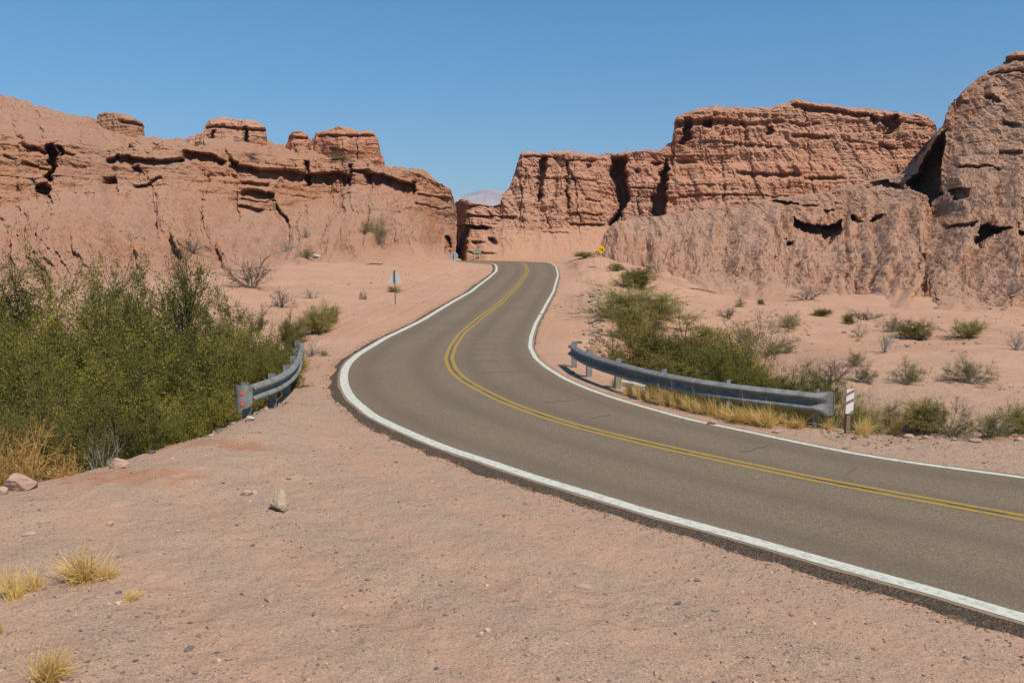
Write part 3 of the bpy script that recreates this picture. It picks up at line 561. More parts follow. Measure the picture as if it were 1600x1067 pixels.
# signed distance to the asphalt (coarse lattice, then bilinear)
rgx, rgy = np.arange(-24, 42.1, .3), np.arange(-30, 120.1, .3)
RX, RY = np.meshgrid(rgx, rgy); q = np.c_[RX.ravel(), RY.ravel()]
poly = np.r_[ED_L[::2], ED_R[::-2]]
dmin = np.full(len(q), 1e9)
for P in (ED_L[::2], ED_R[::2]):
    for i in range(0, len(q), 8000):
        d = np.sqrt(((q[i:i+8000, None]-P[None])**2).sum(-1)).min(1); dmin[i:i+8000] = np.minimum(dmin[i:i+8000], d)
ins = inpoly(q[:, 0], q[:, 1], poly); SD = np.where(ins, -dmin, dmin).reshape(RX.shape)
def bil(G, gx, gy, x, y, fill=None):
    fx = np.clip((x-gx[0])/(gx[1]-gx[0]), 0, len(gx)-1.001); fy = np.clip((y-gy[0])/(gy[1]-gy[0]), 0, len(gy)-1.001)
    i, j = fx.astype(int), fy.astype(int); u, v = fx-i, fy-j
    return (G[j, i]*(1-u)+G[j, i+1]*u)*(1-v)+(G[j+1, i]*(1-u)+G[j+1, i+1]*u)*v
def gz(x, y):
    x = np.asarray(x, float); y = np.asarray(y, float)
    h = bil(CZ, cgx, cgy, x, y); r = np.hypot(np.maximum(np.abs(x)-60, 0), np.maximum(y-120, 0)); h = h*np.exp(-r/200)
    sd = bil(SD, rgx, rgy, x, y); inb = (x > -24) & (x < 42) & (y > -30) & (y < 120); sd = np.where(inb, sd, 10.)
    w = sst(.4, 2.2, sd); h = h*w+(zr(y)-.03)*(1-w)
    away = sst(.2, 3., sd)
    h = h+away*(.10*fbm(x*.35, y*.35, 0, 4, .5)+.018*fbm(x*3, y*3, 2., 3, .55))+(.32*fbm(x*.12, y*.12, 5., 3))*sst(4, 14, sd)*sst(20, 35, y)
    # soft tyre hollows along the near shoulder
    for c_ in (1.7, 3.25, 4.4): h = h-.028*np.exp(-((sd-c_+.2*noise(x*.2, y*.2, c_))/.16)**2)+.012*np.exp(-((sd-c_-.3+.2*noise(x*.2, y*.2, c_))/.14)**2)
    h = h-.05*(1-sst(-.25, .12, sd))-.03*np.exp(-(np.maximum(sd, 0)/.15)**2)-.15*(1-sst(-.7, -.25, sd))
    return h
def axis(a, b, fine, lo, hi, grow):
    c = list(np.arange(lo, hi+1e-6, fine)); st = fine
    while c[-1] < b: st *= grow; c.append(c[-1]+st)
    st = fine
    while c[0] > a: st *= grow; c.insert(0, c[0]-st)
    return np.array(c)
ax = axis(-9000, 9000, .09, -12, 12.5, 1.022); ay = axis(-400, 9500, .075, 5.5, 30, 1.013)
GX, GY = np.meshgrid(ax, ay); GZ = gz(GX, GY)
sdg = bil(SD, rgx, rgy, GX, GY)
grav = np.clip((1-sst(18, 34, GY))*(.72+.35*fbm(GX*.25, GY*.25, 3., 4, .6)+.3*np.exp(-((sdg-3)/1.5)**2)), 0, 1)*(1-.7*np.exp(-(sdg/.5)**2))
band = np.cos((sdg-.5)*2*math.pi/1.55+.8*noise(GX*.15, GY*.15, 8.))
grav = np.clip(grav*(1+.3*band)+.06*band*(GY < 28), 0, 1)
grav = np.where((GX > 5) & (GY > 13) & (GY < 17.2), np.maximum(grav, .9), grav)
scar = np.zeros_like(GZ)
for sx_, sy_, rx_, ry_ in ((-6.0, 14.9, 1.1, .35), (-6.3, 12.7, 1.2, .4), (-5.2, 14.7, .8, .3), (10.2, 15.9, .9, .3), (-7.6, 14.4, .5, .3)):
    scar = np.maximum(scar, sst(.15, .7, np.exp(-((GX-sx_)/rx_)**2-((GY-sy_)/ry_)**2)*(1+.9*fbm(GX*2.5, GY*2.5, 6., 4, .6))))
gr = mesh('ground', np.stack([GX, GY, GZ], -1).reshape(-1, 3), gridfaces(*GX.shape), M_ground, smooth=True, attrs={'gravel': ('POINT', grav.ravel()), 'scar': ('POINT', scar.ravel()*.8)})
tag(gr, kind='structure'); print('ground', GX.shape)
# ------------------------------------------------------------------ placing by ray onto the finished ground and cliffs
bpy.context.view_layer.update()
DG = bpy.context.evaluated_depsgraph_get()
def hit(px, py):
    b = (533.5-py)/F; d = Vector(((px-800)/F, math.cos(PITCH)+b*math.sin(PITCH), -math.sin(PITCH)+b*math.cos(PITCH))).normalized()
    ok, loc, *_ = S.ray_cast(DG, Vector((0, 0, HC)), d)
    return loc
def ztop(py, D): return HC+float(ray(800, py)[1])*D
def down(x, y):
    ok, loc, *_ = S.ray_cast(DG, Vector((x, y, 60)), Vector((0, 0, -1))); return loc.z

# ------------------------------------------------------------------ shrubs
def polys(r, start, d, L, K, jit, up):
    """N polylines of K points grown from start along d"""
    N = len(start); P = np.zeros((N, K, 3)); P[:, 0] = start; d = d/np.linalg.norm(d, axis=1)[:, None]
    for i in range(1, K):
        d = d+r.normal(size=(N, 3))*jit; d[:, 2] += up; d /= np.linalg.norm(d, axis=1)[:, None]
        P[:, i] = P[:, i-1]+d*(L/(K-1))[:, None]
    return P
def kids(r, P, L, n, ang, tlo, llo, lhi, K, jit, up):
    N, K0, _ = P.shape; pi = np.repeat(np.arange(N), n); t = r.uniform(tlo, 1., N*n)*(K0-1.001); i = t.astype(int); f = (t-i)[:, None]
    st = P[pi, i]*(1-f)+P[pi, i+1]*f; tg = P[pi, i+1]-P[pi, i]; tg /= np.linalg.norm(tg, axis=1)[:, None]+1e-9
    d = tg+r.normal(size=tg.shape)*ang; LL = L[pi]*r.uniform(llo, lhi, N*n)
    return polys(r, st, d, LL, K, jit, up), LL
def tubes(P, r0, r1):
    N, K, _ = P.shape; t = np.gradient(P, axis=1); t /= np.linalg.norm(t, axis=2)[..., None]+1e-9
    a = np.cross(t, [.31, .72, .62]); a /= np.linalg.norm(a, axis=2)[..., None]+1e-9; b = np.cross(t, a)
    rr = np.linspace(1, 0, K)[None, :]*(r0-r1)+r1 if np.isscalar(r0) else r0[:, None]*np.linspace(1, .25, K)[None, :]
    an = np.arange(3)*2*math.pi/3
    V = P[:, :, None]+rr[..., None, None]*(a[:, :, None]*np.cos(an)[:, None]+b[:, :, None]*np.sin(an)[:, None])
    idx = np.arange(N*K*3).reshape(N, K, 3); j = np.roll(idx, -1, 2)
    return V.reshape(-1, 3), np.stack([idx[:, :-1], j[:, :-1], j[:, 1:], idx[:, 1:]], -1).reshape(-1, 4)
def leaves(r, P, m, l, w, spread, along):
    N, K, _ = P.shape; pi = np.repeat(np.arange(N), m); t = r.uniform(.05, 1., N*m)*(K-1.001); i = t.astype(int); f = (t-i)[:, None]
    c = P[pi, i]*(1-f)+P[pi, i+1]*f; tg = P[pi, i+1]-P[pi, i]; tg /= np.linalg.norm(tg, axis=1)[:, None]+1e-9
    u = tg*along+r.normal(size=c.shape)*.7; u /= np.linalg.norm(u, axis=1)[:, None]; v = np.cross(u, r.normal(size=c.shape)); v /= np.linalg.norm(v, axis=1)[:, None]+1e-9
    c = c+r.normal(size=c.shape)*spread; q = (noise(c[:, 0]*5.5, c[:, 1]*5.5, c[:, 2]*5.5)+r.normal(size=len(c))*.10 > -.06) | (m < 20); q &= (c[:, 2] > .24+.12*noise(c[:, 0]*4, c[:, 1]*4, 3.)) | (m < 20); c, u, v = c[q], u[q], v[q]; s = r.uniform(.6, 1.3, len(c))[:, None]; u = u*l*s; v = v*w*s
    V = np.stack([c, c+u*.5+v*.5, c+u, c+u*.5-v*.5], 1)
    rn = np.clip(.42+.75*noise(c[:, 0]*1.3, c[:, 1]*1.3, c[:, 2]*1.3)+r.normal(size=len(c))*.16, 0, 1)
    return V.reshape(-1, 3), np.arange(len(V)*4).reshape(-1, 4), rn
PARK = []
def proto(kind, seed):
    r = np.random.default_rng(seed)
    cfg = dict(feather=(16, 1.35, 1.3, .02, 9, 8, 70, .026, .010, 1.5, ML_green, M_bark), dense=(22, 1.3, 1.35, .02, 10, 8, 95, .024, .011, .8, ML_green, M_bark),
               olive=(22, 1.2, 1.35, .02, 10, 8, 75, .024, .010, 1., ML_olive, M_bark), broom=(30, 1.25, .95, .08, 8, 6, 34, .05, .008, 2.6, ML_pale, M_twig),
               dead=(12, 1.1, 1.1, .02, 8, 6, 0, 0, 0, 0, None, M_dead), grey=(12, 1.1, 1., .05, 6, 5, 0, 0, 0, 0, None, M_greyw),
               sparse=(14, 1.15, 1.2, .05, 8, 6, 14, .035, .014, 1.2, ML_olive, M_greyw), tangle=(34, 1.35, .9, -.04, 6, 4, 1, .06, .012, 2.4, ML_straw, M_ochre))[kind]
    ns, H, sp, up, n2, n3, nl, ll, lw, al, ml, mb = cfg
    th = r.uniform(0, 2*math.pi, ns); tl = np.abs(r.normal(size=ns))*.5*sp+.12
    if kind in ('dense', 'olive', 'feather', 'sparse'): tl = r.uniform(.1, 1.35, ns)**1.0
    d = np.c_[np.cos(th)*np.sin(tl), np.sin(th)*np.sin(tl), np.cos(tl)]
    L = H*r.uniform(.65, 1., ns)*(1-.2*tl/1.4)
    st = np.c_[r.normal(size=(ns, 2))*.05, np.full(ns, -.06)]
    P1 = polys(r, st, d, L, 9, .13, up*.5); P2, L2 = kids(r, P1, L, n2, .62, .2, .3, .6, 6, .17, up); P3, L3 = kids(r, P2, L2, n3, .62, .15, .3, .7, 5, .18, up+(.06 if kind == 'feather' else 0))
    bx = []; 
    thin = .8 if nl else 1.15
    for P, a, b in ((P1, .021, .008), (P2, .0085*thin, .003*thin), (P3, .0028*thin, .0013*thin)): bx.append(tubes(P, a, b))
    V = np.concatenate([q[0] for q in bx]); n0 = len(bx[0][0]); n1 = len(bx[1][0])
    Fc = np.concatenate([bx[0][1], bx[1][1]+n0, bx[2][1]+n0+n1])
    allz = P3[..., 2].ravel(); hz = np.percentile(allz, 99.85); rd = np.percentile(np.hypot(P3[..., 0], P3[..., 1]), 97)
    sc = np.array([.5/rd, .5/rd, 1/hz])
    kind_name = dict(dead='dead_shrub', grey='dead_shrub', tangle='dry_shrub').get(kind, 'shrub')
    if nl:
        LV, LF, rn = leaves(r, P3, nl, ll, lw, .03, al); LV = LV*sc
        return dict(name=kind_name, b=(V*sc, Fc, mb), l=(LV, LF, ml, rn), cache=None)
    return dict(name=kind_name, b=(V*sc, Fc, mb), l=None, cache=None)
PR = {}
def get(kind, var):
    if (kind, var) not in PR: PR[(kind, var)] = proto(kind, hash_(kind)*10+var)
    return PR[(kind, var)]
def hash_(s): return sum(ord(c)*(i+3) for i, c in enumerate(s)) % 9973
def shrub(kind, var, loc, h, w, label, group, cat='shrub', name=None):
    p = get(kind, var)
    if p['l'] is None:
        if p['cache'] is None: o = mesh(name or p['name'], *p['b']); p['cache'] = o
        else: o = p['cache'].copy(); S.collection.objects.link(o); o.name = name or p['name']
    else:
        if p['cache'] is None:
            o = empty(name or p['name'], (0, 0, 0)); b = mesh('branches', *p['b'], parent=o); l = mesh('foliage', p['l'][0], p['l'][1], p['l'][2], o, attrs={'rnd': ('FACE', p['l'][3])}); p['cache'] = (o, [b, l])
        else: o = copy_thing(*p['cache']); o.name = name or p['name']
    o.location = loc; o.rotation_euler = (0, 0, random.uniform(0, 6.28)); o.scale = (w, w, h)
    for kk in ('group',):
        if kk in o: del o[kk]
    return tag(o, label, cat, group)
def shrub_px(kind, var, px, top, base, wpx, label, group, D=None, **k):
    if D is None:
        q = hit(px, base); x, y, z = q.x, q.y, q.z-.02
    else:
        x, y, _ = at(px, top, D); z = down(x, y)-.05
    h = max(.1, ztop(top, y)-z); return shrub(kind, var, (x, y, z), h, wpx/F*y*1.04, label, group, **k)
G1 = 'green thicket filling the gully left of the guardrail'
G2 = 'bushes behind the right guardrail'
G3 = 'scattered desert bushes on the pink sand at the right'
G4 = 'scattered desert bushes below the left cliffs'
for a in [
 ('feather', 0, -70, 392, 28, 190, 'tall feathery green bush cut off by the left edge, behind the thicket'),
 ('feather', 1, 62, 374, 27, 190, 'tallest feathery green bush at the upper left with dark forked stems'),
 ('feather', 2, 175, 383, 27.5, 170, 'tall loose green bush second from the left along the thicket top'),
 ('feather', 0, 285, 384, 29, 170, 'tall wispy green bush whose thin twigs lean right over pink slope'),
 ('feather', 1, 345, 440, 30, 150, 'lower wispy green bush on the right shoulder of the tall bushes'),
 ('dense', 0, 120, 452, 24, 190, 'dark green bush below the tallest feathery bush in mid thicket'),
 ('dense', 1, 232, 462, 24, 190, 'mid green bush in the centre of the thicket'),
 ('dense', 2, 405, 505, 25, 130, 'yellow-green bush just left of the left guardrail far end'),
 ('dense', 1, 345, 505, 22, 170, 'bright green rounded bush behind the near end of left guardrail'),
 ('dense', 0, 425, 535, 22.5, 90, 'small yellow-green bush touching the middle of left guardrail'),
 ('dense', 2, 275, 520, 20.5, 180, 'green bush with deep shade under it above the gully lip'),
 ('dense', 0, 180, 540, 20, 170, 'dull green bush in the middle of the thicket front'),
 ('dense', 1, 85, 540, 20, 190, 'dull green bush at the left of the thicket front'),
 ('dense', 2, -20, 530, 20, 190, 'green bush cut by the left edge at mid height'),
 ('dense', 1, 330, 590, 19, 150, 'dark green bush hanging over the gully edge by the rail end plate'),
 ('dense', 0, 245, 610, 17.8, 150, 'lowest dark green bush above the eroded gully rim'),
 ('olive', 0, 155, 605, 17, 150, 'brownish olive bush with bare grey twigs low in the thicket'),
 ('olive', 1, 60, 610, 16.6, 160, 'olive bush behind the ochre dry tangle'),
 ('olive', 0, -30, 600, 16.5, 150, 'olive bush at the left edge behind the ochre tangle')]:
    shrub_px(a[0], a[1], a[2], a[3], None, a[5]*(1.45 if a[2] < 290 else 1.15), a[6], G1, D=a[4])
for a in [('tangle', 0, 30, 650, 13.9, 150, 'ochre dry tangle of thin arching twigs at the left edge'), ('tangle', 1, -45, 655, 13.4, 130, 'ochre dry tangle cut off by the left edge'),
          ('tangle', 1, 95, 688, 14.6, 80, 'small ochre dry twigs beside the gully rim')]:
    shrub_px(*a[:4], None, a[5], a[6], 'ochre dry tangles at the left edge', D=a[4], cat='dry bush')
shrub_px('grey', 0, 150, 662, None, 80, 'bare grey branches sticking out of the olive bush', 'bare branches in the gully thicket', D=15.9, cat='dead bush')
for a in [('olive', 1, 450, 486, 33, 62, 'dark olive bush beyond the far end of left guardrail'), ('broom', 0, 492, 470, 36, 66, 'pale yellow-green broom beyond the left guardrail'), ('broom', 1, 515, 474, 39, 40, 'small golden broom nearest the left shoulder bend')]:
    shrub_px(*a[:4], None, a[5], a[6], 'bushes beyond the left guardrail', D=a[4])
for a in [
 ('broom', 0, 1010, 442, 40, 165, 'tall pale yellow broom behind the dark green dome bush'), ('broom', 1, 985, 470, 36, 80, 'pale yellow broom at the left end of the right bushes'),
 ('olive', 0, 1012, 498, 29, 160, 'dark green bush at the left of the dome bush, above the rail'), ('olive', 1, 1085, 488, 29.5, 230, 'large dark green dome bush above the middle of right guardrail'),
 ('dense', 2, 1145, 522, 25.5, 170, 'dark green bush right of the dome bush'), ('sparse', 0, 1180, 486, 33, 110, 'brown-green thin bush standing behind the dome bush'),
 ('dense', 1, 1205, 552, 22.5, 170, 'bright green low bush above the right half of the rail'), ('dense', 0, 1262, 570, 21, 130, 'green bush above the near end of the right rail'),
 ('olive', 0, 1215, 600, 20.2, 100, 'shaded bush right under the rail beam near its end'), ('olive', 1, 1290, 600, 19.4, 80, 'olive bush directly behind the fishtail rail end'),
 ('dense', 2, 1120, 575, 23, 150, 'shaded green bush behind the middle rail post'), ('olive', 1, 1040, 560, 25, 150, 'low olive bush filling the gap above the far half of the rail'), ('broom', 0, 1350, 612, 18.8, 90, 'yellow-green broom right of the striped marker post')]:
    shrub_px(*a[:4], None, a[5]*1.12, a[6], G2, D=a[4])
for a in [
 ('dense', 2, 1000, 414, 452, 72, 'round dark green bush alone at the roadside below the yellow sign', 'shrub'),
 ('dead', 0, 1138, 474, 497, 42, 'low grey dead bush right of the tall pale broom', 'dead bush'), ('sparse', 0, 1157, 462, 480, 20, 'tiny sprig above the low grey dead bush', 'shrub'),
 ('dense', 1, 1188, 465, 476, 13, 'tiny dark green bush at the foot of the right slope', 'shrub'), ('sparse', 1, 1230, 484, 512, 60, 'thin brown bush between the dome bush and small green bushes', 'shrub'),
 ('dead', 1, 1262, 444, 468, 62, 'wide brown dead bush on the toe of the right slope', 'dead bush'),
 ('dense', 0, 1282, 480, 494, 34, 'flat dark green bush, leftmost of the green ones on the sand', 'shrub'), ('dense', 1, 1325, 487, 506, 26, 'small dark green bush leaning right above the grey twigs', 'shrub'),
 ('grey', 0, 1342, 500, 527, 32, 'small upright grey twiggy bush with a straw tuft below', 'dead bush'), ('grey', 1, 1382, 513, 551, 56, 'grey spiky dead bush in the middle of the sand', 'dead bush'),
 ('sparse', 0, 1395, 490, 518, 56, 'brown half of the pair of bushes above the spiky dead bush', 'shrub'), ('olive', 2, 1428, 498, 531, 56, 'dark green low bush right of the brown one on the sand', 'shrub'),
 ('dead', 0, 1350, 480, 500, 70, 'faint brown dead bush above the grey twiggy ones', 'dead bush'), ('broom', 1, 1512, 497, 528, 62, 'pale yellow thin bush on the sand towards the right edge', 'shrub'),
 ('grey', 0, 1590, 512, 547, 50, 'grey dead bush at the right edge of the frame', 'dead bush'), ('dead', 1, 1300, 552, 596, 74, 'purple-brown dead bush poking over the green rail bushes', 'dead bush'),
 ('sparse', 1, 1352, 566, 597, 46, 'small pale sparse bush left of the olive round one', 'shrub'), ('sparse', 0, 1417, 558, 599, 66, 'olive sparse round bush on the bare sand', 'shrub'),
 ('sparse', 1, 1513, 552, 599, 88, 'largest olive round bush on the bare sand at right', 'shrub'), ('sparse', 1, 1340, 545, 572, 46, 'faint yellow twiggy bush above the pale sparse one', 'shrub'),
 ('sparse', 1, 1385, 622, 664, 60, 'pale thin bush at the left of the wash edge', 'shrub'), ('broom', 0, 1440, 612, 672, 90, 'pale green broom on the wash edge right of the marker post', 'shrub'),
 ('sparse', 0, 1480, 618, 678, 84, 'tall thin leafy bush in the middle of the wash edge', 'shrub'), ('sparse', 1, 1545, 632, 682, 100, 'brown-olive bush on the wash edge near the right side', 'shrub'),
 ('broom', 1, 1598, 628, 678, 70, 'pale broom at the right edge of the wash', 'shrub'), ('dead', 1, 1205, 372, 372, 1, '', '')][:-1]:
    shrub_px(*a[:6], a[6], G3, cat=a[7])
for a in [
 ('dead', 0, 392, 386, 450, 92, 'large purple-brown dead bush on the slope above the thicket', 'dead bush'), ('dead', 1, 441, 446, 480, 48, 'small reddish dead bush right of the large dead one', 'dead bush'),
 ('sparse', 0, 590, 334, 372, 46, 'yellow-green bush growing halfway up the left cliff slope', 'shrub'), ('sparse', 1, 573, 345, 364, 22, 'thin sprig left of the bush on the cliff slope', 'shrub'),
 ('grey', 0, 450, 370, 392, 40, 'grey twiggy bush at the foot of the left cliff', 'dead bush'), ('sparse', 1, 478, 384, 403, 38, 'grey-green low bush with a bleached log below the left cliff', 'shrub'),
 ('grey', 1, 480, 352, 372, 26, 'small grey bush higher on the left cliff foot', 'dead bush'),
 ('grey', 1, 488, 450, 466, 44, 'bleached flat dead bush on the sand left of triangle sign', 'dead bush'), ('sparse', 0, 567, 452, 468, 14, 'tiny bush left of the triangle sign', 'shrub'),
 ('broom', 1, 616, 446, 456, 26, 'tiny yellow-green bush right behind the triangle sign pole', 'shrub'), ('grey', 0, 488, 524, 556, 40, 'grey twiggy bush past the far end of left guardrail', 'dead bush'),
 ('sparse', 1, 505, 545, 556, 22, 'sparse green sprig beside the twiggy bush on the left shoulder', 'shrub'),
 ('sparse', 1, 535, 242, 250, 60, 'grey-green scrub patch on the bench below the flat butte', 'shrub'), ('sparse', 0, 390, 238, 244, 50, 'low scrub on the bench below the tall butte', 'shrub'),
 ('dead', 1, 300, 372, 395, 60, 'brown dead scrub showing above the thicket top', 'dead bush'), ('broom', 0, 965, 408, 424, 30, 'yellowish scrub at the road edge right of the yellow sign', 'shrub'), ('broom', 1, 915, 392, 402, 46, 'dry yellow scrub at the roadside left of the yellow sign', 'shrub')]:
    shrub_px(*a[:6], a[6], G4, cat=a[7])

# ------------------------------------------------------------------ grass tufts
def tuft_mesh(seed, n=420):
    r = np.random.default_rng(seed); th = r.uniform(0, 2*math.pi, n); tl = np.abs(r.normal(size=n))*r.uniform(.4, .65)+.05; L = r.uniform(.5, 1.1, n)*(1-.25*np.clip(tl, 0, 1.4))
    st = np.c_[r.normal(size=(n, 2))*.11, np.zeros(n)]; d = np.c_[np.cos(th)*np.sin(tl), np.sin(th)*np.sin(tl), np.cos(tl)]+np.array([*(r.normal(size=2)*.28), 0]); L = L*np.where(r.uniform(0, 1, n) < .07, 1.5, .9)
    P = polys(r, st, d, L, 6, .10, -.10); t = np.gradient(P, axis=1); s = np.cross(t, r.normal(size=(n, 1, 3))); s /= np.linalg.norm(s, axis=2)[..., None]+1e-9
    w = np.linspace(1, .15, 6)[None, :, None]*.010; V = np.stack([P-s*w, P+s*w], 2)
    idx = np.arange(n*6*2).reshape(n, 6, 2); Fc = np.stack([idx[:, :-1, 0], idx[:, :-1, 1], idx[:, 1:, 1], idx[:, 1:, 0]], -1)
    rn = np.repeat(np.clip(r.normal(.5, .28, n), 0, 1), 5)
    return V.reshape(-1, 3), Fc.reshape(-1, 4), rn
TM = {}
def tuft(px, base, wpx, hpx, label, group, var=0):
    q = hit(px, base)
    if var not in TM:
        V, Fc, rn = tuft_mesh(50+var); o = mesh('grass_tuft', V, Fc, ML_straw, attrs={'rnd': ('FACE', rn)}); TM[var] = o
    else: o = TM[var].copy(); S.collection.objects.link(o)
    o.location = (q.x, q.y, q.z-.01); o.rotation_euler = (0, 0, random.uniform(0, 6.28)); ww = wpx/F*q.y/1.15; o.scale = (ww, ww, hpx/F*q.y/.85)
    return tag(o, label, 'grass', group)
GT = 'straw grass tufts on the near gravel'
tuft(132, 905, 92, 62, 'straw tuft leaning left, farthest of those on the near gravel', GT, 0); tuft(168, 903, 46, 32, 'low spiky straw tuft joined to the leaning one', GT, 1)
tuft(22, 935, 52, 62, 'pale straw tuft at the left edge', GT, 2); tuft(52, 920, 48, 36, 'small pale tuft right beside the left-edge tuft', GT, 1)
tuft(74, 1062, 86, 76, 'straw tuft nearest the camera at the bottom left', GT, 3); tuft(0, 990, 16, 30, 'sliver of straw grass on the left edge below the pale tuft', GT, 0)
tuft(203, 935, 40, 14, 'thin low wisps of straw right of the leaning tuft', GT, 2)
GR_ = 'straw grass clumps along the right guardrail'
spots = [(962, 606, 26, 24), (985, 618, 30, 26), (1003, 624, 34, 30), (1022, 629, 36, 38), (1040, 633, 38, 36), (1060, 637, 36, 34), (1080, 642, 34, 30), (1098, 646, 32, 30), (1116, 650, 32, 36), (1133, 655, 30, 30), (1152, 660, 40, 34), (1176, 662, 40, 34), (1200, 666, 50, 40), (1224, 664, 40, 28), (1246, 668, 36, 26), (1296, 672, 34, 26), (1346, 679, 40, 34), (1328, 672, 28, 28), (1396, 678, 26, 34)]
ords = ['first', 'second', 'third', 'fourth', 'fifth', 'sixth', 'seventh', 'eighth', 'ninth', 'tenth', 'eleventh', 'twelfth', 'thirteenth', 'fourteenth', 'fifteenth']
for i, (x, y, w, h) in enumerate(spots):
    lab = f'{ords[i]} straw clump under the right rail counted from its far end' if i < 15 else ['straw clump between the rail end post and the striped marker', 'wide straw clump just right of the striped marker', 'straw clump hidden behind the striped marker', 'lone straw clump on the shoulder right of the marker'][i-15]
    tuft(x, y, w*1.05, h*.95, lab, GR_, i % 4)
tuft(475, 575, 20, 15, 'golden tuft by the far end of the left guardrail', 'small straw tufts far off', 1)
tuft(1339, 533, 14, 9, 'golden tuft below the grey twiggy bush on the sand', 'small straw tufts far off', 2)
tuft(464, 588, 12, 10, 'tiny straw tuft at the shoulder under the left rail', 'small straw tufts far off', 3)

# ------------------------------------------------------------------ rocks
def ico(sub=3):
    import bmesh
    bm = bmesh.new(); bmesh.ops.create_icosphere(bm, subdivisions=sub, radius=1); v = np.array([q.co[:] for q in bm.verts]); f = np.array([[w.index for w in q.verts] for q in bm.faces]); bm.free(); return v, f
IV, IF = ico(4); JV, JF = ico(1)
def rock(px, base, w, h, label, seed, group=None, mat=None, sharp=1., dep=.7, pointed=0):
    q = hit(px, base); s = q.y/F; v = IV.copy(); r = np.random.default_rng(seed)
    for _ in range(14):                                        # flat broken facets
        n = r.normal(size=3); n /= np.linalg.norm(n); c = r.uniform(.55, .9); d = v@n; v = v-np.maximum(d-c, 0)[:, None]*n*.9
    v *= (1+.10*fbm(IV[:, 0]*2+seed, IV[:, 1]*2, IV[:, 2]*2, 4))[:, None]
    if pointed: v[:, :2] *= (1-pointed*(v[:, 2:3]*.5+.5)**1.3)
    v *= [w*s/1.7, w*s*dep/1.7, h*s/1.6]; v[:, 2] += h*s*.42
    o = mesh('rock', v, IF, mat or M_stone, smooth=False); o.location = (q.x, q.y, q.z-.01); o.rotation_euler = (0, 0, r.uniform(-.3, .3))
    return tag(o, label, 'rock', group)
M_pale = rock_mat('pale_stone', (.5, .4, .31), (.42, .3, .22), (.6, .5, .42), .3, .5)
M_tanrock = rock_mat('tan_stone', (.50, .38, .26), (.46, .33, .22), (.58, .46, .34), .5, .8)
rock(437, 797, 36, 40, 'pointed tan rock standing alone on the near gravel', 11, mat=M_tanrock, pointed=.4)
rock(386, 773, 16, 9, 'small brown stone left of the pointed rock', 12)
GRK = 'rocks along the gully rim'
rock(33, 765, 42, 30, 'pink angular slab on the gully rim beside the ochre tangle', 13, GRK); rock(6, 772, 14, 14, 'small rock at the left edge of the gully rim', 14, GRK)
rock(188, 730, 32, 16, 'pink flat rock on the gully rim left of the red scar', 15, GRK); rock(250, 700, 16, 14, 'small pink rock under the dark bush on the rim', 16, GRK)
rock(105, 722, 44, 12, 'low flat rock on the rim right of the ochre tangle', 17, GRK); rock(150, 725, 30, 10, 'flat grey stone in the middle of the gully rim', 18, GRK); rock(172, 820, 14, 8, 'pale grey pebble above the leaning straw tuft', 19)
rock(390, 657, 16, 8, 'white stone at the foot of the left rail end plate', 20, mat=M_pale); rock(45, 835, 20, 6, 'flat pink stone on the gravel at the far left', 21)
rock(912, 917, 24, 7, 'flat grey stone in the gravel left of the white line', 22); rock(540, 950, 14, 7, 'small bluish stone in the gravel at centre left', 23)
GW = 'pale rocks on the wash edge at the right'
for i, (x, y, w, h, t) in enumerate([(1448, 685, 14, 6, 'pink flat rock below the tall thin bush'), (1490, 688, 12, 5, 'small pink rock under the middle of the wash bushes'), (1525, 690, 18, 6, 'long pink rock below the brown-olive bush'), (1592, 688, 14, 6, 'pink rock at the right edge of the wash'), (1420, 684, 16, 7, 'small grey rock at the left end of the wash rocks'), (1212, 676, 12, 6, 'small pink rock at the shoulder under the rail')]):
    rock(x, y, w, h, t, 30+i, GW)
rock(900, 588, 10, 5, 'reddish rock under the far end of the right rail', 44); rock(1112, 662, 16, 7, 'brown clod at the foot of the straw clumps', 45)
rock(490, 402, 22, 5, 'bleached stone block below the left cliff', 46, mat=M_pale); rock(497, 498, 16, 4, 'white flat stone on the left shoulder by the broom', 47, mat=M_pale)

# loose stones, uncountable: one object
def scatter(n, fn, size, mat, name, flat=.5, kind='stuff'):
    r = np.random.default_rng(n); P = fn(r, n); s = size(r, len(P)); z = gz(P[:, 0], P[:, 1])
    v = JV[None]*(1+.35*r.normal(size=(len(P), len(JV), 1)).clip(-1, 1))*s[:, None, None]*r.uniform([.6, .6, .35], [1.2, 1.2, .8], (len(P), 3))[:, None]
    a = r.uniform(0, 6.28, len(P)); ca, sa = np.cos(a)[:, None], np.sin(a)[:, None]; x = v[..., 0]*ca-v[..., 1]*sa; y = v[..., 0]*sa+v[..., 1]*ca
    v = np.stack([x+P[:, :1], y+P[:, 1:2], v[..., 2]+z[:, None]+s[:, None]*.1], -1); Fc = JF[None]+(np.arange(len(P))*len(JV))[:, None, None]
    o = mesh(name, v.reshape(-1, 3), Fc.reshape(-1, 3), mat, attrs={'rnd': ('FACE', np.repeat(r.uniform(0, 1, len(P)), len(JF)))})
    return tag(o, kind=kind)
k = NT('pebble', .9, .2); M_peb = k.done(k.ramp(k.attr('rnd'), [(0, (.11, .10, .09)), (.3, (.22, .165, .125)), (.5, (.33, .21, .14)), (.9, (.43, .28, .19)), (1, (.55, .42, .32))]))
def near_fn(r, n):
    y = 5.5+22*r.uniform(0, 1, n)**1.6; x = r.uniform(-1, 1, n)*y*.72; sd = bil(SD, rgx, rgy, x, y)
    d = noise(x*.6, y*.6, 4.)+.5*noise(x*2, y*2, 5.)+.55; m = (sd > .25) & (r.uniform(0, 1, n) < np.clip(d, .12, 1)); return np.c_[x, y][m]
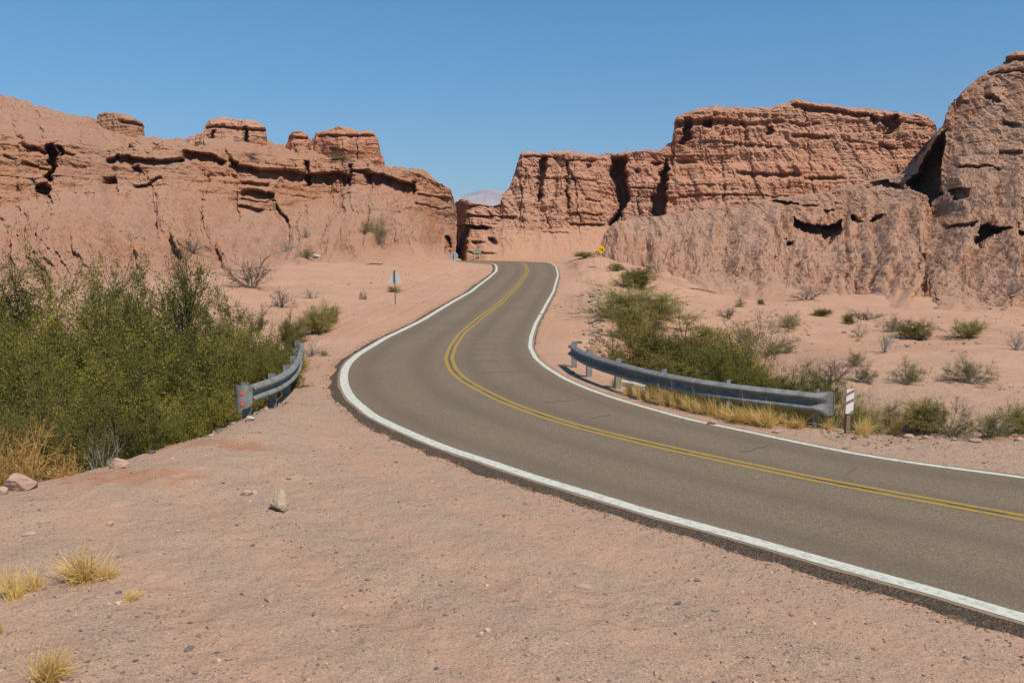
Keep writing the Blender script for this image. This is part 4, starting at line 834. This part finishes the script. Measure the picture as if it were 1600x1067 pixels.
scatter(60000, near_fn, lambda r, n: .005+.008*r.exponential(.6, n).clip(0, 3.8), M_peb, 'gravel')
def mid_fn(r, n):
    y = 6+16*r.uniform(0, 1, n); x = r.uniform(-1, .9, n)*y*.7; sd = bil(SD, rgx, rgy, x, y); m = (sd > .5) & (r.uniform(0, 1, n) < np.clip(.5+noise(x*.5, y*.5, 14.)*1.5, .05, 1)); return np.c_[x, y][m]
scatter(520, mid_fn, lambda r, n: .018+.022*r.exponential(.6, n).clip(0, 2.2), M_peb, 'loose_stones')
def far_fn(r, n):
    y = r.uniform(24, 80, n); x = r.uniform(-.65, .65, n)*y; sd = bil(SD, rgx, rgy, np.clip(x, -23, 41), y); d = noise(x*.15, y*.15, 9.)*2; m = (sd > .4) & (r.uniform(0, 1, n) < np.clip(d, .03, 1)); return np.c_[x, y][m]
scatter(9000, far_fn, lambda r, n: .02+.03*r.exponential(.8, n).clip(0, 4), M_peb, 'loose_stones')
k = NT('tar_crumb', .95, .2); M_crumb = k.done(k.ramp(k.attr('rnd'), [(0, (.05, .036, .025)), (.5, (.15, .105, .075)), (1, (.36, .25, .18))]))
def edge_fn(r, n):
    f_ = 110+(len(mi)-120)*.6*r.uniform(0, 1, n); i = f_.astype(int); g_ = (f_-i)[:, None]; o_ = r.normal(.08, .10, n); return ED_L[i]*(1-g_)+ED_L[i+1]*g_+ol[i]*o_[:, None]+r.normal(size=(n, 2))*.04
scatter(7000, edge_fn, lambda r, n: .006+.012*r.uniform(0, 1, n), M_crumb, 'asphalt_crumbs')
def clods_fn(r, n):
    t = r.uniform(0, 1, n); x = np.interp(t, [0, .3, .5, .75, 1], [-8.6, -7.9, -6.7, -6.1, -6.0])+r.normal(size=n)*.25; y = np.interp(t, [0, .3, .5, .75, 1], [12.3, 14.6, 15.4, 17.6, 20])+r.normal(size=n)*.3; return np.c_[x, y]
scatter(900, clods_fn, lambda r, n: .012+.03*r.exponential(.6, n).clip(0, 3), M_peb, 'rubble')
def wash_fn(r, n): 
    x = r.uniform(6.5, 13, n); return np.c_[x, 16.4+r.normal(size=n)*.5]
scatter(1500, wash_fn, lambda r, n: .01+.018*r.exponential(.6, n).clip(0, 3), M_peb, 'rubble')

def bank_fn(r, n):
    y = r.uniform(30, 60, n); x = y*(.105+.012*noise(y*.4, 3.)+.006*r.normal(size=n)); return np.c_[x, y]
scatter(900, bank_fn, lambda r, n: .03+.05*r.exponential(.7, n).clip(0, 3), M_peb, 'rubble')

# ------------------------------------------------------------------ guardrails
PROF0 = np.array([(0, .80), (.008, .797), (.02, .79), (.074, .752), (.083, .735), (.080, .715), (.012, .66), (.002, .64), (.012, .62), (.080, .565), (.083, .545), (.074, .528), (.02, .49), (.008, .483), (0, .48)])
PROF = PROF0.copy(); PROF[:, 1] = .845-(.80-PROF0[:, 1])*1.32; PROF[:, 0] *= 1.5
def catmull(pts, n=10):
    p = np.array(pts, float); p = np.r_[[2*p[0]-p[1]], p, [2*p[-1]-p[-2]]]; out = []
    for i in range(1, len(p)-2):
        for t in np.linspace(0, 1, n, endpoint=False):
            out.append(.5*((2*p[i])+(-p[i-1]+p[i+1])*t+(2*p[i-1]-5*p[i]+4*p[i+1]-p[i+2])*t*t+(-p[i-1]+3*p[i]-3*p[i+1]+p[i+2])*t**3))
    out.append(p[-2]); return np.array(out)
def sweep(path, nrm, prof_fn, th=.005):
    """closed thin shell: front profile and back profile"""
    rows = []
    for i in range(len(path)):
        pr = prof_fn(i/(len(path)-1)); fr = [(path[i][0]+nrm[i][0]*d, path[i][1]+nrm[i][1]*d, path[i][2]+h) for d, h in pr]
        bk = [(path[i][0]+nrm[i][0]*(d-th), path[i][1]+nrm[i][1]*(d-th), path[i][2]+h) for d, h in pr[::-1]]; rows.append(fr+bk)
    V = np.array(rows); n, m, _ = V.shape; idx = np.arange(n*m).reshape(n, m); j = np.roll(idx, -1, 1)
    Fq = np.stack([idx[:-1], j[:-1], j[1:], idx[1:]], -1).reshape(-1, 4); mb = MB(); mb.add(V.reshape(-1, 3), Fq)
    h = m//2
    for e in (0, n-1):
        mb.add(V[e], [(a, a+1, m-2-a, m-1-a) for a in range(h-1)])
    return mb
def guardrail(posts, side, label, endfn, sink=.06):
    """posts: ground points from the near end to the far end; side +1/-1 picks the road-facing normal"""
    x0, y0 = posts[0]; z0 = float(gz(x0, y0))-sink; root = empty('guardrail', (x0, y0, z0)); tag(root, label, 'guardrail')
    P = np.array([(x-x0, y-y0, float(gz(x, y))-sink-z0) for x, y in posts]); P[:, 2] = smooth1(P[:, 2], 3)
    path = catmull(P, 12); t = np.gradient(path[:, :2], axis=0); t /= np.linalg.norm(t, axis=1)[:, None]; nrm = side*np.c_[t[:, 1], -t[:, 0]]
    seg = 24                                   # each beam panel spans two posts and laps over the next
    for i in range(0, len(path)-1, seg):
        e = min(i+seg+1, len(path)); lap = 0 if (i//seg) % 2 else .004
        sweep(path[i:e], nrm[i:e], lambda u, lap=lap: [(d+lap, h) for d, h in PROF]).build('beam', M_galv, root)
    for n_, p in enumerate(P):
        i = min(n_*12, len(path)-1); tx, nx = t[i], nrm[i]; fr = Matrix(((nx[0], tx[0], 0), (nx[1], tx[1], 0), (0, 0, 1)))
        mb = MB(); rot = np.array(fr); c = np.array([p[0]-nx[0]*.10, p[1]-nx[1]*.10, p[2]]); H = .91; 
        mb.box(c+[0, 0, H/2-.15], (.17, .006, H+.3), rot)
        for s_ in (-1, 1): mb.box(c+np.array([nx[0], nx[1], 0])*s_*.082+np.array([tx[0], tx[1], 0])*.03+[0, 0, H/2-.15], (.006, .066, H+.3), rot)
        mb.build('post', M_galv, root)
        bolt = MB(); cc = np.array([p[0]+nx[0]*.008, p[1]+nx[1]*.008, p[2]+.64]); bolt.tube([cc, cc+np.array([nx[0], nx[1], 0])*.018], .018, 8); bolt.build('bolt', M_pole, root)
    endfn(root, path, t, nrm); return root
def right_end(root, path, t, nrm):
    p0, d, n = path[0], -t[0], nrm[0]; pts = np.array([p0+np.r_[d, 0]*s for s in np.linspace(-.04, .34, 9)]); nn = np.repeat([n], 9, 0)
    pts[:, :2] -= n*(np.linspace(0, 1, 9)**2*.10)[:, None]
    mid = PROF[:, 1].mean()
    f = lambda u: [(dd*(1-sst(.15, .8, u))+.006+.0*h, mid+(h-mid)*(1+.35*u-.25*sst(.8, 1, u))) for dd, h in PROF]
    sweep(pts, nn, f).build('end_plate', M_galv, root)
    q = pts[-1]; mb = MB(); mb.tube([q+np.array([0, 0, .44]), q+np.array([0, 0, .84])], .018, 8); mb.build('end_rim', M_galv, root)
def left_end(root, path, t, nrm):
    p0, d, n = path[0], -t[0], nrm[0]; pts, nn = [], []
    for a in np.linspace(0, math.pi*.80, 13):                   # the plate curls round the end of the rail, away from the road
        r_ = .19; c = p0[:2]-n*(r_-.09)+d*.05
        v = n*math.cos(a)+d*math.sin(a); pts.append((*(c+v*r_), p0[2])); nn.append(v)
    def f(u):
        lo = .36+.10*(1-sst(0, .4, u))-.12*sst(.5, .8, u)+.22*sst(.85, 1, u); hi = .845+.04*sst(.1, .4, u)
        return [(0, h) for h in np.linspace(hi, lo, 9)]
    sweep(np.array(pts), np.array(nn), f).build('end_plate', M_galv, root)
    i = 7
    for h in (.70, .46):
        q = np.array(pts[i])+np.r_[nn[i], 0]*.001+[0, 0, h]; mb = MB(); mb.tube([q, q+np.r_[nn[i], 0]*.010], .042, 14); mb.build('reflector', M_red, root)
guardrail([(6.55, 16.95), (4.95, 18.25), (3.75, 19.9), (2.86, 21.9), (2.24, 23.9), (1.95, 26.0)], -1, 'long curved grey guardrail on the right of the road with straw grass below', right_end)
guardrail([(-5.86, 17.6), (-5.80, 19.4), (-5.95, 21.2), (-6.28, 23.1), (-6.72, 25.0), (-7.2, 27.0)], 1, 'short grey guardrail on the left with two red dots on its end plate', left_end, .10)

# striped marker post
q = hit(1325, 678); r_ = empty('marker_post', q, .12); tag(r_, 'short wooden marker post with white plate and grey diagonal stripes', 'marker post')
mb = MB(); mb.box((0, .05, .42), (.085, .085, 1.1)); mb.build('post', M_wood, r_)
w, h0, h1 = .085, .44, .97; mb = MB(); mb.prism([(-w, h0+.01), (-w+.01, h0), (w-.01, h0), (w, h0+.01), (w, h1-.01), (w-.01, h1), (-w+.01, h1), (-w, h1-.01)], -.012, .004); pl = mb.build('plate', M_plate, r_)
mb = MB()
for b_ in (.50-.62, .63, .82):
    if b_ < 0: continue
    mb = MB(); mb.prism([(-w, b_), (w, b_+.085), (w, b_+.145), (-w, b_+.06)], -.0155, -.0125); mb.build('stripe', M_stripe, pl)
mb = MB(); mb.prism([(-.02, h0+.012), (w-.005, h0+.012), (w-.005, h0+.075), (.03, h0+.05), (.01, h0+.03)], -.0155, -.0125)
mb.build('scuff', M_stripe, pl)

# ------------------------------------------------------------------ road signs
def sign(px, base, top, name, label, cat='sign'):
    q = hit(px, base); H = ztop(top, q.y)-q.z; r_ = empty(name, q); tag(r_, label, cat); return r_, H, q.y/F
r_, H, s = sign(618, 476, 421, 'warning_sign', 'grey back of a triangular road sign on a dark pole, left shoulder')
mb = MB(); mb.box((-.01, -.03, H/2-.1), (.055, .055, H+.14)); mb.build('pole', M_pole, r_)
wt, ht = 11.3*s, 21*s; mb = MB(); mb.prism([(-wt, H-ht), (-wt+.03, H-ht-.02), (wt-.03, H-ht-.02), (wt, H-ht), (.03, H), (-.03, H)], 0, .01); mb.build('panel', M_signback, r_)
mb = MB(); mb.box((-.05, -.045, H-ht*.52), (.06, .02, ht*.86)); mb.build('bracket', M_pole, r_)
r_, H, s = sign(710, 431, 394, 'round_sign', 'grey-blue back of a round road sign on a thin pole near the gap')
mb = MB(); mb.tube([(0, -.03, -.1), (0, -.03, H-.1)], .035, 8); mb.build('pole', M_signback, r_)
rr = 6*s; mb = MB(); an = np.linspace(0, 2*math.pi, 28, endpoint=False); mb.prism([(rr*math.cos(a), H-rr+rr*math.sin(a)) for a in an], 0, .012); mb.build('panel', M_blue, r_)
mb = MB(); mb.box((-.03, -.055, H-rr), (.09, .02, rr*1.5)); mb.build('bracket', M_pole, r_)
r_, H, s = sign(745, 407, 392, 'direction_sign', 'small green rectangular sign on two tan posts before the dark gap')
for sx_ in (-3.2, 4.2):
    mb = MB(); mb.box((sx_*s, .04, H/2-.1), (.10, .07, H+.1)); mb.build('post', M_tan, r_)
mb = MB(); mb.box((.3*s, -.01, H-2*s), (12.5*s, .02, 4*s)); mb.build('panel', M_grn, r_)
r_, H, s = sign(939, 420, 382, 'slope_sign', 'yellow diamond warning sign with black steep slope symbol', 'sign')
mb = MB(); mb.box((0, .04, H/2-.1), (.07, .06, H)); mb.build('pole', M_tan, r_)
d_ = 7.6*s; c_ = H-d_; mb = MB(); mb.prism([(-d_, c_), (0, c_-d_), (d_, c_), (0, c_+d_)], -.005, .005); pl = mb.build('panel', M_yel, r_)
mb = MB(); e = d_*.90; f_ = d_*.85
Q = [(-1, 0), (0, -1), (1, 0), (0, 1)]
for a in range(4):
    p, q2 = Q[a], Q[(a+1) % 4]; mb.prism([(p[0]*e, c_+p[1]*e), (q2[0]*e, c_+q2[1]*e), (q2[0]*f_, c_+q2[1]*f_), (p[0]*f_, c_+p[1]*f_)], -.009, -.006)
mb.prism([(-.30*d_, c_-.30*d_), (.42*d_, c_-.30*d_), (.42*d_, c_+.20*d_)], -.010, -.006)
mb.prism([(-.42*d_, c_-.12*d_), (-.02*d_, c_+.10*d_), (-.12*d_, c_+.28*d_), (-.36*d_, c_+.16*d_)], -.010, -.006)
mb.build('symbol', M_blk, pl)
# white headwall of the culvert behind the right rail
x, y, z = at(986, 600, 23.2)
mb = MB(); mb.box((0, 0, -.45), (.85, .25, 1.3)); mb.box((0, -.02, .23), (.92, .30, .07)); o = mb.build('culvert_headwall', M_conc); o.location = (x, y, ztop(597, 23.2)-.27); o.rotation_euler = (0, 0, R(-52))
tag(o, 'whitewashed culvert wall partly hidden behind the right guardrail', 'wall')

# ------------------------------------------------------------------ thin dry air between here and the far mountain
mb = MB(); mb.box((0, 3600, 240), (11000, 8200, 620)); k = bpy.data.materials.new('haze_air'); k.use_nodes = True; t_ = k.node_tree; t_.nodes.remove(t_.nodes['Principled BSDF'])
pv = t_.nodes.new('ShaderNodeVolumePrincipled'); pv.inputs['Color'].default_value = (.55, .72, 1, 1); pv.inputs['Density'].default_value = .00008; t_.links.new(pv.outputs[0], t_.nodes['Material Output'].inputs['Volume'])
o = mb.build('haze', k); tag(o, kind='stuff')
